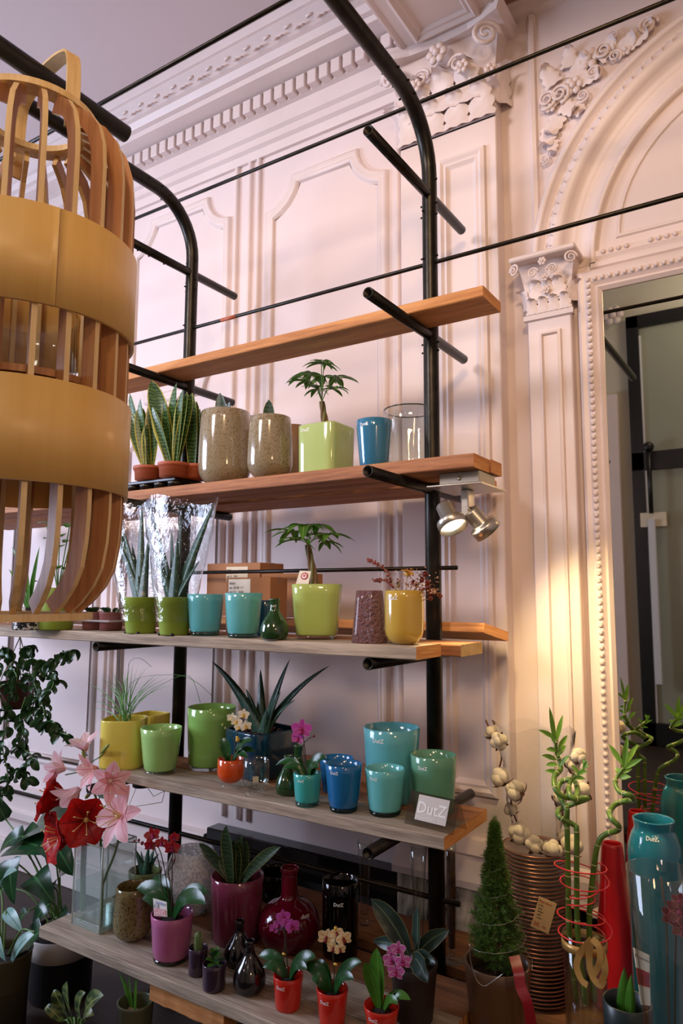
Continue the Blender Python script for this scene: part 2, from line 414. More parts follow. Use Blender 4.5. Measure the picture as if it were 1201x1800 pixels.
# wall panels with concave notched corners
PP = [(0, 0), (.004, .014), (.014, .019), (.024, .012), (.03, .016), (.04, .013), (.046, .004), (.052, 0)]
def notched(x0, z0, x1, z1, r):
    p = []
    for cx, cz, a0 in ((x0, z0, 90), (x1, z0, 180), (x1, z1, 270), (x0, z1, 360)):
        for k in range(7):
            a = math.radians(a0-90*k/6); p.append((cx+r*math.cos(a), cz+r*math.sin(a)))
    return p
panels = struct('trim_2', *sweep(notched(-1.80, -.80, -1.215, 1.715, .13), PP, W, True), PL, True)
for (x0, z0, x1, z1) in ((-2.62, .86, -1.99, 1.76), (-2.62, -.80, -1.99, .74), (-3.45, -.8, -2.75, 1.76)):
    mk('panel_moulding', *sweep(notched(x0, z0, x1, z1, .13 if z0 > 0 else .05), PP, W, True), PL, panels)
for xs in (-1.96, -1.885, -1.838, -1.176, -2.69, -2.655):
    mk('vertical_moulding', *sweep([(xs, -.85), (xs, 1.84)], [(-.012, 0), (-.01, .012), (0, .018), (.01, .012), (.012, 0)], W), PL, panels)
# dado rail and skirting to the left of the fireplace
mk('dado_rail', *sweep([(XL0, -.95), (-2.02, -.95)], [(.03, 0), (.03, .045), (.005, .05), (-.01, .03), (-.07, .028), (-.08, .05), (-.11, .05), (-.12, .02), (-.15, 0)], W), PL, panels, False)
struct('baseboard_back', *box(XL0, W-.03, FLOOR, -2.02, W, FLOOR+.12, .004), PL)
# dark stone fireplace under the shelves, dark stone skirting under the mirror
struct('trim_3', *box(-1.985, W-.07, FLOOR, -1.14, W, -.882, .004), M['blackstone'])
struct('trim_4', *box(-.70, W-.05, FLOOR, XR0, W, -.872, .004), M['blackstone'])
# big pilaster
pil = struct('trim_5', *box(-1.135, 2.14, -.86, -.775, W, 1.60, .003), PL)
def rect(x0, z0, x1, z1): return [(x0, z0), (x1, z0), (x1, z1), (x0, z1)]
RP = [(-.004, 0), (0, .012), (.012, .016), (.022, .009), (.03, .011), (.04, .002), (.044, 0)]
mk('shaft_panel', *sweep(rect(-.985, -.60, -.815, 1.50), RP, 2.14, True), PL, pil, False)
mk('base_moulding', *sweep([(-1.15, -.80), (-.76, -.80)], [(.075, 0), (.07, .02), (.03, .03), (.02, .02), (-.01, .035), (-.04, .055), (-.06, .055), (-.065, 0)], 2.14), PL, pil, False)
t = NT('veined_marble'); c = t.ramp(t.noise(7, (1, 1, .3), 8, .7, 1.2), [(.40, (30, 28, 26)), (.47, (150, 144, 130)), (.6, (206, 198, 182))])
t.link(c, t.p.inputs['Base Color']); t.set(Roughness=.2); M['marble'] = t.m
mk('marble_plinth', *box(-1.14, 2.10, FLOOR, -.765, W, -.868, .003), M['marble'], pil, False)
# its capital
cx, zb, zt = -.955, 1.60, 1.90
bell = []
for k in range(9):
    t = k/8; hw = .178+.03*t**2.5; dy = .004+.025*t**3
    bell.append((hw, dy, zb+(zt-zb)*t))
V = [];  Fc = []
for hw, dy, z in bell: V += [Vector((cx-hw, W, z)), Vector((cx-hw, 2.14-dy, z)), Vector((cx+hw, 2.14-dy, z)), Vector((cx+hw, W, z))]
for i in range(8):
    for k in range(3): a = i*4+k; Fc.append((a, a+1, a+5, a+4))
mk('capital_bell', V, Fc, PL, pil, False)
def cap_piece(name, me, loc, rot=(0, 0, 0), sc=1):
    o = put(name, me, pil, loc); o.rotation_euler = rot; o.scale = (sc,)*3; return o
ac = bpy.data.meshes.new('acanthus_leaf'); V, Fc = acanthus(.13, .085, .42); ac.from_pydata([tuple(v) for v in V], [], Fc); ac.materials.append(PL)
ro = bpy.data.meshes.new('rosette'); V, Fc = rosette(.035); ro.from_pydata([tuple(v) for v in V], [], Fc); ro.materials.append(PL)
vo = bpy.data.meshes.new('volute'); V, Fc = volute(.042); vo.from_pydata([tuple(v) for v in V], [], Fc); vo.materials.append(PL)
vo2 = bpy.data.meshes.new('volute'); V, Fc = volute(.042, sgn=-1); vo2.from_pydata([tuple(v) for v in V], [], Fc); vo2.materials.append(PL)
bd = bpy.data.meshes.new('bead'); V, Fc = sphere((0, 0, 0), .0075, 7, 5); bd.from_pydata([tuple(v) for v in V], [], Fc); bd.materials.append(PL)
for me in (ac, ro, vo, vo2, bd): me.polygons.foreach_set('use_smooth', [True]*len(me.polygons))
for k in range(4): cap_piece('acanthus_leaf', ac, (cx-.135+.09*k, 2.13, zb+.0), (0, 0, 0), 1.1)
for k in range(3): cap_piece('acanthus_leaf', ac, (cx-.09+.09*k, 2.122, zb+.07), (0, 0, 0), 1.25)
cap_piece('acanthus_leaf', ac, (cx+.185, 2.16, zb+.05), (0, 0, .9), 1.15); cap_piece('acanthus_leaf', ac, (cx-.185, 2.16, zb+.05), (0, 0, -.9), 1.15)
cap_piece('volute', vo, (cx+.175, 2.07, zt-.065), (0, 0, .5), 1.15); cap_piece('volute', vo2, (cx-.175, 2.07, zt-.065), (0, 0, -.5), 1.15)
cap_piece('volute', vo2, (cx+.07, 2.095, zt-.10), (0, 0, 0), .8); cap_piece('volute', vo, (cx-.07, 2.095, zt-.10), (0, 0, 0), .8)
for k, s in ((0, 1.2), (-.085, .8), (.09, .8)): cap_piece('rosette', ro, (cx+k, 2.075, zt-.045 if not k else zt-.13), (0, 0, 0), s)
cap_piece('rosette', ro, (cx+.19, 2.085, zb+.12), (0, 0, .6), .8)
V = []
for z, e in ((zt, 0), (zt+.014, .008), (zt+.03, .02)):
    V += [Vector((cx-.225-e, W, z)), Vector((cx-.225-e, 2.045-e, z)), Vector((cx-.11, 2.08-e, z)), Vector((cx, 2.088-e, z)), Vector((cx+.11, 2.08-e, z)), Vector((cx+.225+e, 2.045-e, z)), Vector((cx+.225+e, W, z))]
Fc = [(i*7+k, i*7+k+1, i*7+k+8, i*7+k+7) for i in range(2) for k in range(6)]+[(0, 1, 2, 3, 4, 5, 6)]
mk('abacus', V, Fc, PL, pil, False)
# beam above it, running out over the room, with a sunk panel below
zb2 = 1.925
beam = struct('trim_6', *box(-1.085, .5, zb2, -.735, 2.19, CEIL, .004), PL)
bm = bmesh.new()
def hsweep(path, prf, Z):
    V, Fc = sweep(path, prf, 0, True); return [Vector((v.x, v.z, Z+v.y)) for v in V], Fc
mk('beam_panel', *hsweep(rect(-1.03, .6, -.79, 2.06), [(0, 0), (.003, .014), (.014, .018), (.024, .008), (.034, .009), (.042, 0)], zb2), PL, beam, False)
mk('beam_edge', *merge(tube([(-1.08, .5, zb2+.01), (-1.08, 2.10, zb2+.01)], .016, 8), tube([(-.74, .5, zb2+.01), (-.74, 2.10, zb2+.01)], .016, 8)), PL, beam)
# lower ceiling of the right bay
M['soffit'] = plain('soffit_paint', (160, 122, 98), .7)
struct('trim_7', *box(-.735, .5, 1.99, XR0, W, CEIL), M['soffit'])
struct('trim_8', *sweep([(-.735, 1.99), (XR0, 1.99)], [(.0, .05), (-.006, .05), (-.012, .03), (-.03, .02), (-.04, 0)], W), PL)
# right bay: arch, spandrel, small pilaster
AC, AZ = .062, 1.031
def arc(r, a0=180, a1=0, n=48, z0=None):
    p = [(AC+r*math.cos(math.radians(a0+(a1-a0)*k/n)), AZ+r*math.sin(math.radians(a0+(a1-a0)*k/n))) for k in range(n+1)]
    return p
arch = struct('trim_9', *sweep(arc(.731), [(.012, 0.0000), (.012, 0.0272), (0, 0.0374), (-.012, 0.0306), (-.02, 0.0102), (-.036, 0.0136), (-.042, 0.0340), (-.066, 0.0374), (-.088, 0.0238), (-.096, 0.0068), (-.112, 0.0102), (-.12, 0.0034), (-.165, -0.0000), (-.17, 0.0170), (-.184, 0.0204), (-.188, 0.0000)], W), PL, True)
rb = bpy.data.meshes.new('leaf_bead'); V, Fc = acanthus(.032, .02, .4); rb.from_pydata([tuple(v) for v in V], [], Fc); rb.materials.append(PL)
for k in range(58):
    a = PI-PI*(k+.5)/62
    o = put('leaf_bead', rb, arch, (AC+.688*math.cos(a), W-.030, AZ+.688*math.sin(a))); o.rotation_euler = (0, -(a-PI)+.35, 0)
for k in range(92):
    a = PI-PI*(k+.5)/92
    if k % 7 == 6: continue
    put('bead', bd, arch, (AC+.556*math.cos(a), W-.012, AZ+.556*math.sin(a)))
mk('lunette_moulding', *sweep([(AC-.486, AZ+.06), (AC+.486, AZ+.06)]+[(AC+.486*math.cos(math.radians(a)), AZ+.06+.44*math.sin(math.radians(a))) for a in range(6, 180, 6)], [(0, 0), (.004, .006), (.012, .006), (.016, 0)], W, True), PL, arch, False)
mk('lunette_sill', *sweep([(AC-.56, AZ), (AC+.56, AZ)], [(.035, 0), (.03, .014), (.012, .016), (0, .008), (-.008, .016), (-.02, .014), (-.03, .0)], W), PL, arch, False)
k = 0
while k < 46:
    if k % 6 < 4: put('bead', bd, arch, (AC-.52+.0225*k, W-.018, AZ+.022))
    k += 1
mk('lunette_roundel', *sweep([(AC-.1+.17*math.cos(a*PI/16), AZ+.32+.17*math.sin(a*PI/16)) for a in range(32)], [(0, 0), (.01, .014), (.03, .014), (.04, 0)], W, True), PL, arch)
struct('trim_10', *sweep([(-.668, 1.06), (-.668, 1.95)], [(-.016, 0), (-.012, .012), (0, .016), (.008, .008), (.012, 0)], W), PL, False)
sp = struct('trim_11')
def orn(name, me, px, py, sc=1, ry=0): o = put(name, me, sp, atY(px, py, 2.19)); o.scale = (sc,)*3; o.rotation_euler = (0, ry, 0)
for a in ((1035, 105, 1.1, 0), (1008, 152, 1.0, 0), (968, 188, .7, 0), (1100, 88, .6, 0)): orn('rosette', ro, *a)
for a in ((1062, 92, .75, .3), (985, 168, .8, 1.5), (963, 178, .8, 2.2), (1140, 48, .75, 0), (1045, 130, .6, 1), (1025, 170, .5, 2), (1082, 100, .5, 1), (958, 282, .4, 2), (1078, 62, .4, 2.6)): orn('volute', vo, *a)
for a in ((1008, 140, .9, .6), (982, 205, .9, 3.6), (968, 225, .9, 3.4), (1050, 105, .9, .9), (1080, 92, .9, 1.2), (1105, 78, .8, 1.3), (975, 150, .9, -.4), (1000, 120, .8, .1), (1022, 140, .8, 1.6), (990, 185, .8, 2.4), (1120, 65, .7, 1.0), (972, 248, .6, 3.2), (1010, 185, .7, 2.6)): orn('acanthus_leaf', ac, a[0], a[1], a[2]*.75, a[3])
# small pilaster with its capital
sp2 = struct('trim_12', *box(-.69, 2.155, -.86, -.555, W, .875, .003), PL)
mk('shaft_panel', *sweep(rect(-.655, -.75, -.585, .825), [(0, 0), (.002, .008), (.01, .010), (.016, -.004), (.02, -.006)], 2.155, True), PL, sp2, False)
mk('capital_neck', *sweep([(-.70, .875), (-.545, .875)], [(-.01, 0), (-.008, .01), (.008, .01), (.01, 0)], 2.155), PL, sp2, False)
V = []; Fc = []
for k in range(8):
    t = k/7; hw = .067+.022*t**2; dy = .002+.018*t**3; z = .88+.165*t
    V += [Vector((-.622-hw, W, z)), Vector((-.622-hw, 2.155-dy, z)), Vector((-.622+hw, 2.155-dy, z)), Vector((-.622+hw, W, z))]
for i in range(7):
    for k in range(3): a = i*4+k; Fc.append((a, a+1, a+5, a+4))
Fc.append((28, 29, 30, 31)); mk('capital_bell', V, Fc, PL, sp2, False)
def cp2(name, me, loc, rot=(0, 0, 0), sc=.5): o = put(name, me, sp2, loc); o.rotation_euler = rot; o.scale = (sc,)*3
for k in range(4): cp2('acanthus_leaf', ac, (-.672+.034*k, 2.15, .885), sc=.46)
for k in range(3): cp2('acanthus_leaf', ac, (-.655+.034*k, 2.145, .925), sc=.58)
for s, me in ((1, vo), (-1, vo2)): cp2('volute', me, (-.622+s*.085, 2.10, 1.018), (0, 0, s*.5), .5); cp2('volute', me, (-.622-s*.03, 2.105, 1.0), sc=.4)
cp2('acanthus_leaf', ac, (-.695, 2.165, .91), (0, 0, -.9), .6); cp2('acanthus_leaf', ac, (-.55, 2.165, .91), (0, 0, .9), .6)
for z in (1.03, .985, .95): cp2('rosette', ro, (-.622, 2.10+(1.03-z)*.4, z), sc=.42)
mk('abacus', *box(-.725, 2.088, 1.045, -.52, W, 1.062, .004), PL, sp2, False)
mk('pilaster_base', *sweep([(-.70, -.80), (-.545, -.80)], [(.04, 0), (.035, .012), (.01, .02), (-.04, .02), (-.06, .025), (-.065, 0)], 2.155), PL, sp2, False)
# wall mirror
MX0, MX1, MZ0, MZ1 = -.463, .587, -.771, .922
mirror = thing('wall_mirror', 'tall framed wall mirror with beaded pale moulding right of the slim pilaster', 'mirror', (0, 0, 0))
t = NT('mirror_silver'); t.set(Base_Color=lin((222, 220, 206)), Metallic=1, Roughness=.015); M['mirror'] = t.m
mk('mirror_glass', *box(MX0-.01, 2.168, MZ0-.01, MX1+.01, 2.178, MZ1+.01), M['mirror'], mirror, False)
mk('mirror_frame', *sweep(rect(MX0, MZ0, MX1, MZ1), [(0, .03), (0, .036), (-.01, .046), (-.018, .04), (-.03, .052), (-.042, .05), (-.05, .042), (-.062, .046), (-.072, .034), (-.078, .0)], 2.2, True), PL, mirror, False)
def beads(par, path, step):
    L = 0
    for a, b in zip(path, path[1:]):
        a, b = Vector(a), Vector(b); d = b-a; n = int(d.length/step)
        for k in range(n): p = a+d*(k/n); put('bead', bd, par, (p.x, 2.147, p.y))
beads(mirror, [(MX0-.036, -.84), (MX0-.036, MZ1+.036), (-.05, MZ1+.036)], .021)
mk('mirror_sill', *box(MX0-.09, 2.12, -.875, MX1+.09, 2.2, -.855, .004), PL, mirror, False)
win = struct('window_1')
for a in ((-1.1, -.35, 1.5, -.25), (-1.1, 1.35, 1.5, 1.45), (-1.1, -.25, -1.0, 1.35), (1.4, -.25, 1.5, 1.35)): mk('window_frame', *box(XL0, a[0], a[1], XL0+.06, a[2], a[3], .004), PL, win, False)
mk('window_pane', *box(XL0+.01, -1.0, -.25, XL0+.02, 1.4, 1.35), plain('window_pane', (206, 216, 232), .2), win, False)
# ------------------------------------------------------------------ the shop front behind the camera (seen in the mirror)
def back(px, py): p = atY(px, py, 2*2.168-YF); return p.x, p.z
x0, z1 = back(1102, 562); x1 = x0+1.5
door = struct('door_1')
M['nightglass'] = plain('door_glass', (150, 152, 136), .3)
for nm, a in (('door_stile', (x0, FLOOR, x0+.11, z1)), ('door_stile', (x1-.11, FLOOR, x1, z1)), ('door_rail', (x0, z1-.12, x1, z1)), ('door_rail', (x0, back(1120, 830)[1], x1, back(1120, 798)[1])), ('door_rail', (x0, FLOOR, x1, FLOOR+.2))):
    mk(nm, *box(a[0], YF+.01, a[1], a[2], YF+.07, a[3], .004), M['black'], door, False)
mk('door_pane', *box(x0+.1, YF+.02, FLOOR+.1, x1-.1, YF+.03, z1-.1), M['nightglass'], door, False)
hx = back(1150, 900)[0]
M['paleframe'] = plain('pale_door_frame', (212, 214, 220), .5)
mk('door_jamb', *box(back(1126, 900)[0], YF+.03, FLOOR+.1, back(1142, 900)[0], YF+.06, z1-.2), M['paleframe'], door, False)
mk('door_handle', *box(hx-.03, YF+.12, back(1150, 1200)[1], hx+.03, YF+.16, back(1150, 915)[1], .006), M['paleframe'], door, False)
mk('handle_block', *box(hx-.10, YF+.07, back(1150, 928)[1], hx+.12, YF+.12, back(1150, 903)[1], .004), M['label'], door, False)
mk('door_bolt', *merge(tube([(hx, YF+.14, back(1150, 905)[1]), (hx, YF+.14, back(1150, 790)[1])], .02, 8), sphere((hx, YF+.14, back(1150, 790)[1]), .05)), M['black'], door)
pl2 = struct('trim_13', *box(back(1062, 900)[0]-.25, YF, FLOOR, back(1096, 900)[0], YF+.08, CEIL-.25, .004), M['wall'])
o = put('rosette', ro, pl2, (back(1082, 560)[0], YF+.08, back(1082, 560)[1])); o.scale = (3, 3, 3); o.rotation_euler = (0, 0, PI)
# ------------------------------------------------------------------ the pipe rack
XR, XL, YP = -.878, -1.858, 1.84
rack = thing('pipe_rack', 'black steel pipe rack with bent tops, brackets and thin rods against the panelled wall', 'rack', (XR, YP, FLOOR))
def rk(name, VF, m, sm=True): 
    V, Fc = VF; o = Vector((XR, YP, FLOOR)); return mk(name, [v-o for v in V], Fc, m, rack, sm)
for X in (XL, XR):
    R = .19; pts = [(X, YP, FLOOR), (X, YP, .4), (X, YP, 1.445-R)]
    pts += [(X, YP-R+R*math.cos(a*PI/20), 1.445-R+R*math.sin(a*PI/20)) for a in range(1, 11)]
    pts += [(X, 1.0, 1.447), (X, -.6, 1.452)]
    rk('post', tube(pts, .0225, 20), M['steel'])
    rk('foot_plate', box(X-.05, YP-.05, FLOOR, X+.05, YP+.05, FLOOR+.008, .002), M['steel'], False)
LEV = (1.195, .757, .303, -.158, -.585, -1.02)
for X in (XL, XR):
    for z in LEV: rk('bracket', pipe((X, 1.478, z), (X, 2.08, z), .0148), M['steel'])
for z, y, a, b in ((1.478, 1.80, -3.6, 1.2), (.982, YP, -3.6, 1.2), (1.452, 1.265, -3.6, .1), (.08, YP, -1.9, -.805), (-.802, YP, -3.6, -.812)):
    rk('rod', tube([(a, y, z), (b, y, z)], .0062 if z > 0 else .0075, 10), M['steel'])
rk('rod_joint', tube([(-1.705, YP, .982), (-1.635, YP, .982)], .0068, 10), M['tape'])
sv, sf = tube([(0, 0, 0), (0, 0, .006)], .003, 6); sm_ = None
def stud(loc, d):
    global sm_
    if sm_ is None:
        o = mk('stud', sv, sf, M['stud'], rack); sm_ = o.data
    else: o = put('stud', sm_, rack)
    o.location = Vector(loc)-Vector((XR, YP, FLOOR)); o.rotation_mode = 'QUATERNION'; o.rotation_quaternion = Vector(d).to_track_quat('Z', 'Y')
for X in (XR, XL):
    for z in (1.24, 1.165, 1.13, 1.0, .71, .735, .80):
        for sx in (-1, 1): stud((X+sx*.0215, YP-.004, z), (sx, 0, 0))
    for z in (1.19, 1.14, .99): stud((X-.01, YP-.0195, z), (-.4, -1, 0))
    for y in (1.7, 1.66, 1.6): stud((X+.0215, y, 1.43 if y > 1.67 else 1.445), (1, 0, 0)); stud((X-.0215, y, 1.43 if y > 1.67 else 1.445), (-1, 0, 0))
    for y in (1.53, 1.58, 1.63, 1.70): stud((X, y, 1.195-.0145), (0, 0, -1))
# ------------------------------------------------------------------ the boards
def board(name, label, x0, x1, y0, y1, z0, z1, m, mend=None, rx=0, grp='planks on the pipe rack', j=.0016):
    c = Vector(((x0+x1)/2, (y0+y1)/2, (z0+z1)/2)); hx, hy, hz = (x1-x0)/2, (y1-y0)/2, (z1-z0)/2
    n = 14; V, Fc, fm = [], [], []; b = .0025
    sec = [(-hy, -hz+b), (-hy, hz-b), (-hy+b, hz), (hy-b, hz), (hy, hz-b), (hy, -hz+b), (hy-b, -hz), (-hy+b, -hz)]
    for i in range(n+1):
        x = -hx+2*hx*i/n; dy, dz = random.uniform(-j, j), random.uniform(-j, j)*.4
        for y, z in sec: V.append(Vector((x, y+(dy if y < 0 else 0), z+dz)))
    for i in range(n):
        for k in range(8): Fc.append((i*8+k, i*8+(k+1) % 8, i*8+8+(k+1) % 8, i*8+8+k)); fm.append(0)
    Fc += [tuple(range(8))[::-1], tuple(n*8+k for k in range(8))]; fm += [1, 1]
    o = mk(name, V, Fc, [m, mend or m], None, False, fm=fm, loc=c); o.rotation_euler = (rx, 0, 0)
    return tag(o, label, 'shelf', grp)
WO, WR, WG, WE, WP = M['wood'], M['woodred'], M['woodgrey'], M['woodend'], M['woodpale']
board('shelf_board', 'single orange plank on the top brackets with nothing standing on it', -3.3, -.655, 1.685, 1.815, .7722, .802, WO, WE)
board('shelf_board', 'front reddish plank under the grey vases and blue pot', -3.3, -.667, 1.632, 1.735, .3178, .353, WR, WE)
board('shelf_board', 'middle plank behind the grey vases, its sawn end above the spot lamp', -3.3, -.662, 1.739, 1.814, .3178, .353, WR, WE)
board('shelf_board', 'rear plank against the wall under the crystal bowl', -3.3, -.775, 1.868, 2.078, .3178, .353, WR, WE)
board('shelf_board', 'rough grey front plank under the turquoise pots, end sawn pale beside the black post', -3.3, -.748, 1.472, 1.606, -.1428, -.113, WG, WE)
board('shelf_board', 'middle plank behind the yellow vase with a bright sawn end jutting past it', -3.3, -.70, 1.612, 1.75, -.1428, -.114, WR, WP)
board('shelf_board', 'raised plank sloping down to the wall behind the dried flowers', -3.3, -.742, 1.870, 2.06, -.113, -.086, WO, WE, -.17)
board('shelf_board', 'grey front plank carrying the sign and row of coloured pots, split near its end', -1.835, -.720, 1.55, 1.688, -.5702, -.5405, WG, WE)
board('shelf_board', 'plank behind the sign whose orange end sticks out beside the post', -1.835, -.722, 1.693, 1.816, -.5702, -.541, WR, WE)
board('shelf_board', 'short rear plank behind the big turquoise pot close to the wall', -1.835, -.96, 1.868, 2.07, -.5702, -.541, WR, WE)
board('shelf_board', 'lowest front plank with a pale worn left end under the square glass vase', -1.962, -.73, 1.405, 1.527, -1.0052, -.975, WG, WE)
board('shelf_board', 'second lowest plank under the pink pot and red orchid pots', -1.962, -.73, 1.532, 1.665, -1.0052, -.975, WG, WE)
board('shelf_board', 'third lowest plank under the dark red bottle', -1.962, -.73, 1.67, 1.813, -1.0052, -.9755, M['plinth'], WE)
board('shelf_board', 'rear lowest plank beneath the slim clear vases and wine glass', -1.962, -.70, 1.868, 2.075, -1.0052, -.9755, M['plinth'], WE)
board('support_beam', 'short orange beam under the lowest front plank', -1.52, -1.26, 1.43, 1.60, -1.062, -1.0062, WO, WE, grp='supports')
# low bench to the right of the rack
BZ = -1.02
bench = thing('low_bench', 'low dark plank bench under the plates, red cone and tall vases', 'bench', (-.06, 1.75, FLOOR))
def bk(name, VF, m): o = Vector((-.06, 1.75, FLOOR)); return mk(name, [v-o for v in VF[0]], VF[1], m, bench, False)
for k in range(4): bk('plank', box(-.69, 1.37+.18*k, BZ-.03, .6, 1.37+.18*k+.176, BZ, .003), M['plinth'])
for x in (-.62, .52):
    for y in (1.42, 2.02): bk('leg', box(x-.025, y-.025, FLOOR, x+.025, y+.025, BZ-.03, .003), M['plinth'])
    bk('crossbar', box(x-.02, 1.4, BZ-.07, x+.02, 2.06, BZ-.0305, .003), M['plinth'])
# ------------------------------------------------------------------ second rack arm in the foreground with the lantern on it
LX, LY = -.985, .62
arm = thing('rack_arm', 'black pipe arm jutting in from the upper left with the lantern hung on it', 'rack', (LX, -.05, FLOOR))
def ak(name, VF): o = Vector((LX, -.05, FLOOR)); return mk(name, [v-o for v in VF[0]], VF[1], M['steel'], arm)
ak('arm_pipe', pipe((LX, .80, .829), (LX, -.25, .838), .0152)); ak('arm_post', tube([(LX, -.05, FLOOR), (LX, -.05, 1.6)], .0225, 18)); ak('foot_plate', box(LX-.06, -.11, FLOOR, LX+.06, .01, FLOOR+.01, .002))
lan = thing('wooden_lantern', 'large barrel shaped lantern of wooden slats and two plywood bands hanging upper left', 'lantern', (LX, LY, 0))
NS, RO = 22, .160
rp = [(.104, -.027), (.122, -.011), (.140, .012), (.152, .038), (.158, .075), (RO, .115), (RO, .2), (RO, .32), (RO, .45), (RO, .56), (RO, .625), (.157, .66), (.147, .692), (.127, .718), (.104, .733), (.086, .742)]
dp_, th_ = .024, .0075
V, Fc, fm = [], [], []
for i, (r, z) in enumerate(rp):
    a = rp[max(i-1, 0)]; b = rp[min(i+1, len(rp)-1)]; tx, tz = b[0]-a[0], b[1]-a[1]; l = math.hypot(tx, tz); nx, nz = tz/l, -tx/l
    for u, s in ((0, -1), (0, 1), (dp_, 1), (dp_, -1)): V.append(Vector((r-nx*u, s*th_/2, z-nz*u)))
for i in range(len(rp)-1):
    for k in range(4): Fc.append((i*4+k, i*4+(k+1) % 4, i*4+4+(k+1) % 4, i*4+4+k)); fm.append(0 if k in (0, 2) else 1)
Fc += [(3, 2, 1, 0), tuple(len(V)-4+k for k in range(4))]; fm += [0, 0]
sl = None
for k in range(NS):
    if sl is None: o = mk('slat', V, Fc, [M['plyedge'], M['plyin']], lan, False, fm=fm); sl = o.data
    else: o = put('slat', sl, lan)
    o.rotation_euler = (0, 0, 2*PI*(k+.35)/NS)
def band(name, z0, z1, seam):
    V, Fc = [], []; n = 96; g = .003
    for i in range(n+1):
        a = seam+g+(2*PI-2*g)*i/n
        for r, z in ((.1615, z0), (.166, z0), (.166, z1), (.1615, z1)): V.append(Vector((r*math.cos(a), r*math.sin(a), z)))
    for i in range(n):
        for k in range(4): Fc.append((i*4+k, i*4+(k+1) % 4, i*4+4+(k+1) % 4, i*4+4+k))
    Fc += [(0, 1, 2, 3), tuple(n*4+k for k in (3, 2, 1, 0))]
    o = mk(name, V, Fc, M['ply'], lan, True)
    o.data.polygons.foreach_set('use_smooth', [i % 4 in (1, 3) for i in range(n*4)]+[False]*2); return o
sd = math.atan2(-LY, -LX)
band('plywood_band', .387, .527, math.atan2(atY(112, 450, .56).y-LY, atY(112, 450, .56).x-LX)); band('plywood_band', .147, .287, 2.2)
def ring(name, r0, r1, z0, z1, m): return mk(name, *lathe([(r0, z0), (r1, z0), (r1, z1), (r0, z1), (r0, z0)], 48), m, lan, False)
ring('top_ring', .07, .098, .742, .752, M['plyedge']); ring('bottom_ring', .095, .122, -.036, -.026, M['plyedge']); ring('inner_ring', .085, .131, .30, .31, M['plyin'])
ring('base_disc', .001, .131, .285, .297, M['plyin'])
A = Vector(atZ(134, 205, .75)); B = Vector(atZ(38, 292, .75))
mid = (A+B)*.5; A = A-mid; B = B-mid; A.z = B.z = 0
hp = [A+Vector((0, 0, .715)), A+Vector((0, 0, .80))]+[A.lerp(B, .5-.5*math.cos(t*PI/8))*1.0+Vector((0, 0, .80+.065*math.sin(t*PI/8)**.45)) for t in range(1, 8)]+[B+Vector((0, 0, .80)), B+Vector((0, 0, .715))]
hp = catmull(hp, 4); hn = (B-A).cross(Vector((0, 0, 1))).normalized(); V, Fc = [], []
for i, p in enumerate(hp):
    t = (hp[min(i+1, len(hp)-1)]-hp[max(i-1, 0)]).normalized(); nn = t.cross(hn)
    for u, v in ((-.011, -.002), (.011, -.002), (.011, .002), (-.011, .002)): V.append(p+hn*u+nn*v)
for i in range(len(hp)-1):
    for k in range(4): Fc.append((i*4+k, i*4+(k+1) % 4, i*4+4+(k+1) % 4, i*4+4+k))
off = Vector((mid.x-LX, mid.y-LY, 0)); off = off if off.length < .04 else off*.04/off.length
mk('handle', [v+off for v in V], Fc, M['plyedge'], lan, False)
for q in (A, B): mk('handle_peg', *box(*(q+off+Vector((-.013, -.013, .738))), *(q+off+Vector((.013, .013, .758))), .002), M['plyedge'], lan, False)
hg = mk('hurricane_glass', *lathe(vessel([(.08, .298), (.082, .30), (.082, .40), (.084, .428)], .003), 40), M['glass'], None, loc=(LX, LY, 0))
tag(hg, 'clear glass cylinder standing inside the wooden lantern', 'glass')
# ------------------------------------------------------------------ twin halogen spot under the plank end
sx, sy, sz = -.725, 1.73, .3178
spot = thing('spot_lamp', 'grey twin halogen spot lamp glowing under the plank end by the post', 'lamp', (sx, sy, sz))
mk('ceiling_box', *box(-.055, -.055, -.035, .055, .055, -.0005, .002), M['aluplate'], spot, False)
mk('mount_plate', *box(-.075, -.09, -.041, .075, .085, -.0355, .0015), M['alu'], spot, False)
mk('screw', *[[Vector(v)+Vector((0, -.056, -.018)) for v in tube([(0, 0, 0), (0, -.003, 0)], .005, 10)[0]], tube([(0, 0, 0), (0, -.003, 0)], .005, 10)[1]], M['alu'], spot)
mk('arm', *box(-.011, -.022, -.118, .011, .022, -.0415, .003), M['alu'], spot, False)
M['bulb'] = bpy.data.materials.new('halogen_bulb'); M['bulb'].use_nodes = True
nt = M['bulb'].node_tree; e = nt.nodes.new('ShaderNodeEmission'); e.inputs[0].default_value = (1, .82, .55, 1); e.inputs[1].default_value = 14
nt.links.new(e.outputs[0], nt.nodes['Material Output'].inputs[0])
def head(loc, aim, energy, ang):
    q = (Vector(aim)-(Vector((sx, sy, sz))+Vector(loc))).to_track_quat('Z', 'Y')
    h = mk('lamp_head', *lathe([(0, -.052), (.021, -.052), (.022, -.05), (.022, -.012), (.026, -.006), (.037, -.003), (.038, .0), (.038, .022), (.0365, .022), (.034, .004), (.012, -.004), (0, -.004)], 28), M['alu'], spot, True)
    h.location = loc; h.rotation_mode = 'QUATERNION'; h.rotation_quaternion = q
    mk('bulb', *lathe([(0, .002), (.030, .002), (.031, .008), (.024, .014), (0, .016)], 24), M['bulb'], h)
    mk('lamp_loop', *tube([(.006+.012*math.cos(a*PI/8), 0, -.052-.016*math.sin(a*PI/8)) for a in range(9)], .0016, 6), M['alu'], h)
    p = Vector((sx, sy, sz))+Vector(loc)+(q @ Vector((0, 0, .03)))
    lamp('halogen_light', 'SPOT', p, aim, energy, (1, .74, .36), .03, spot=ang, blend=.85)
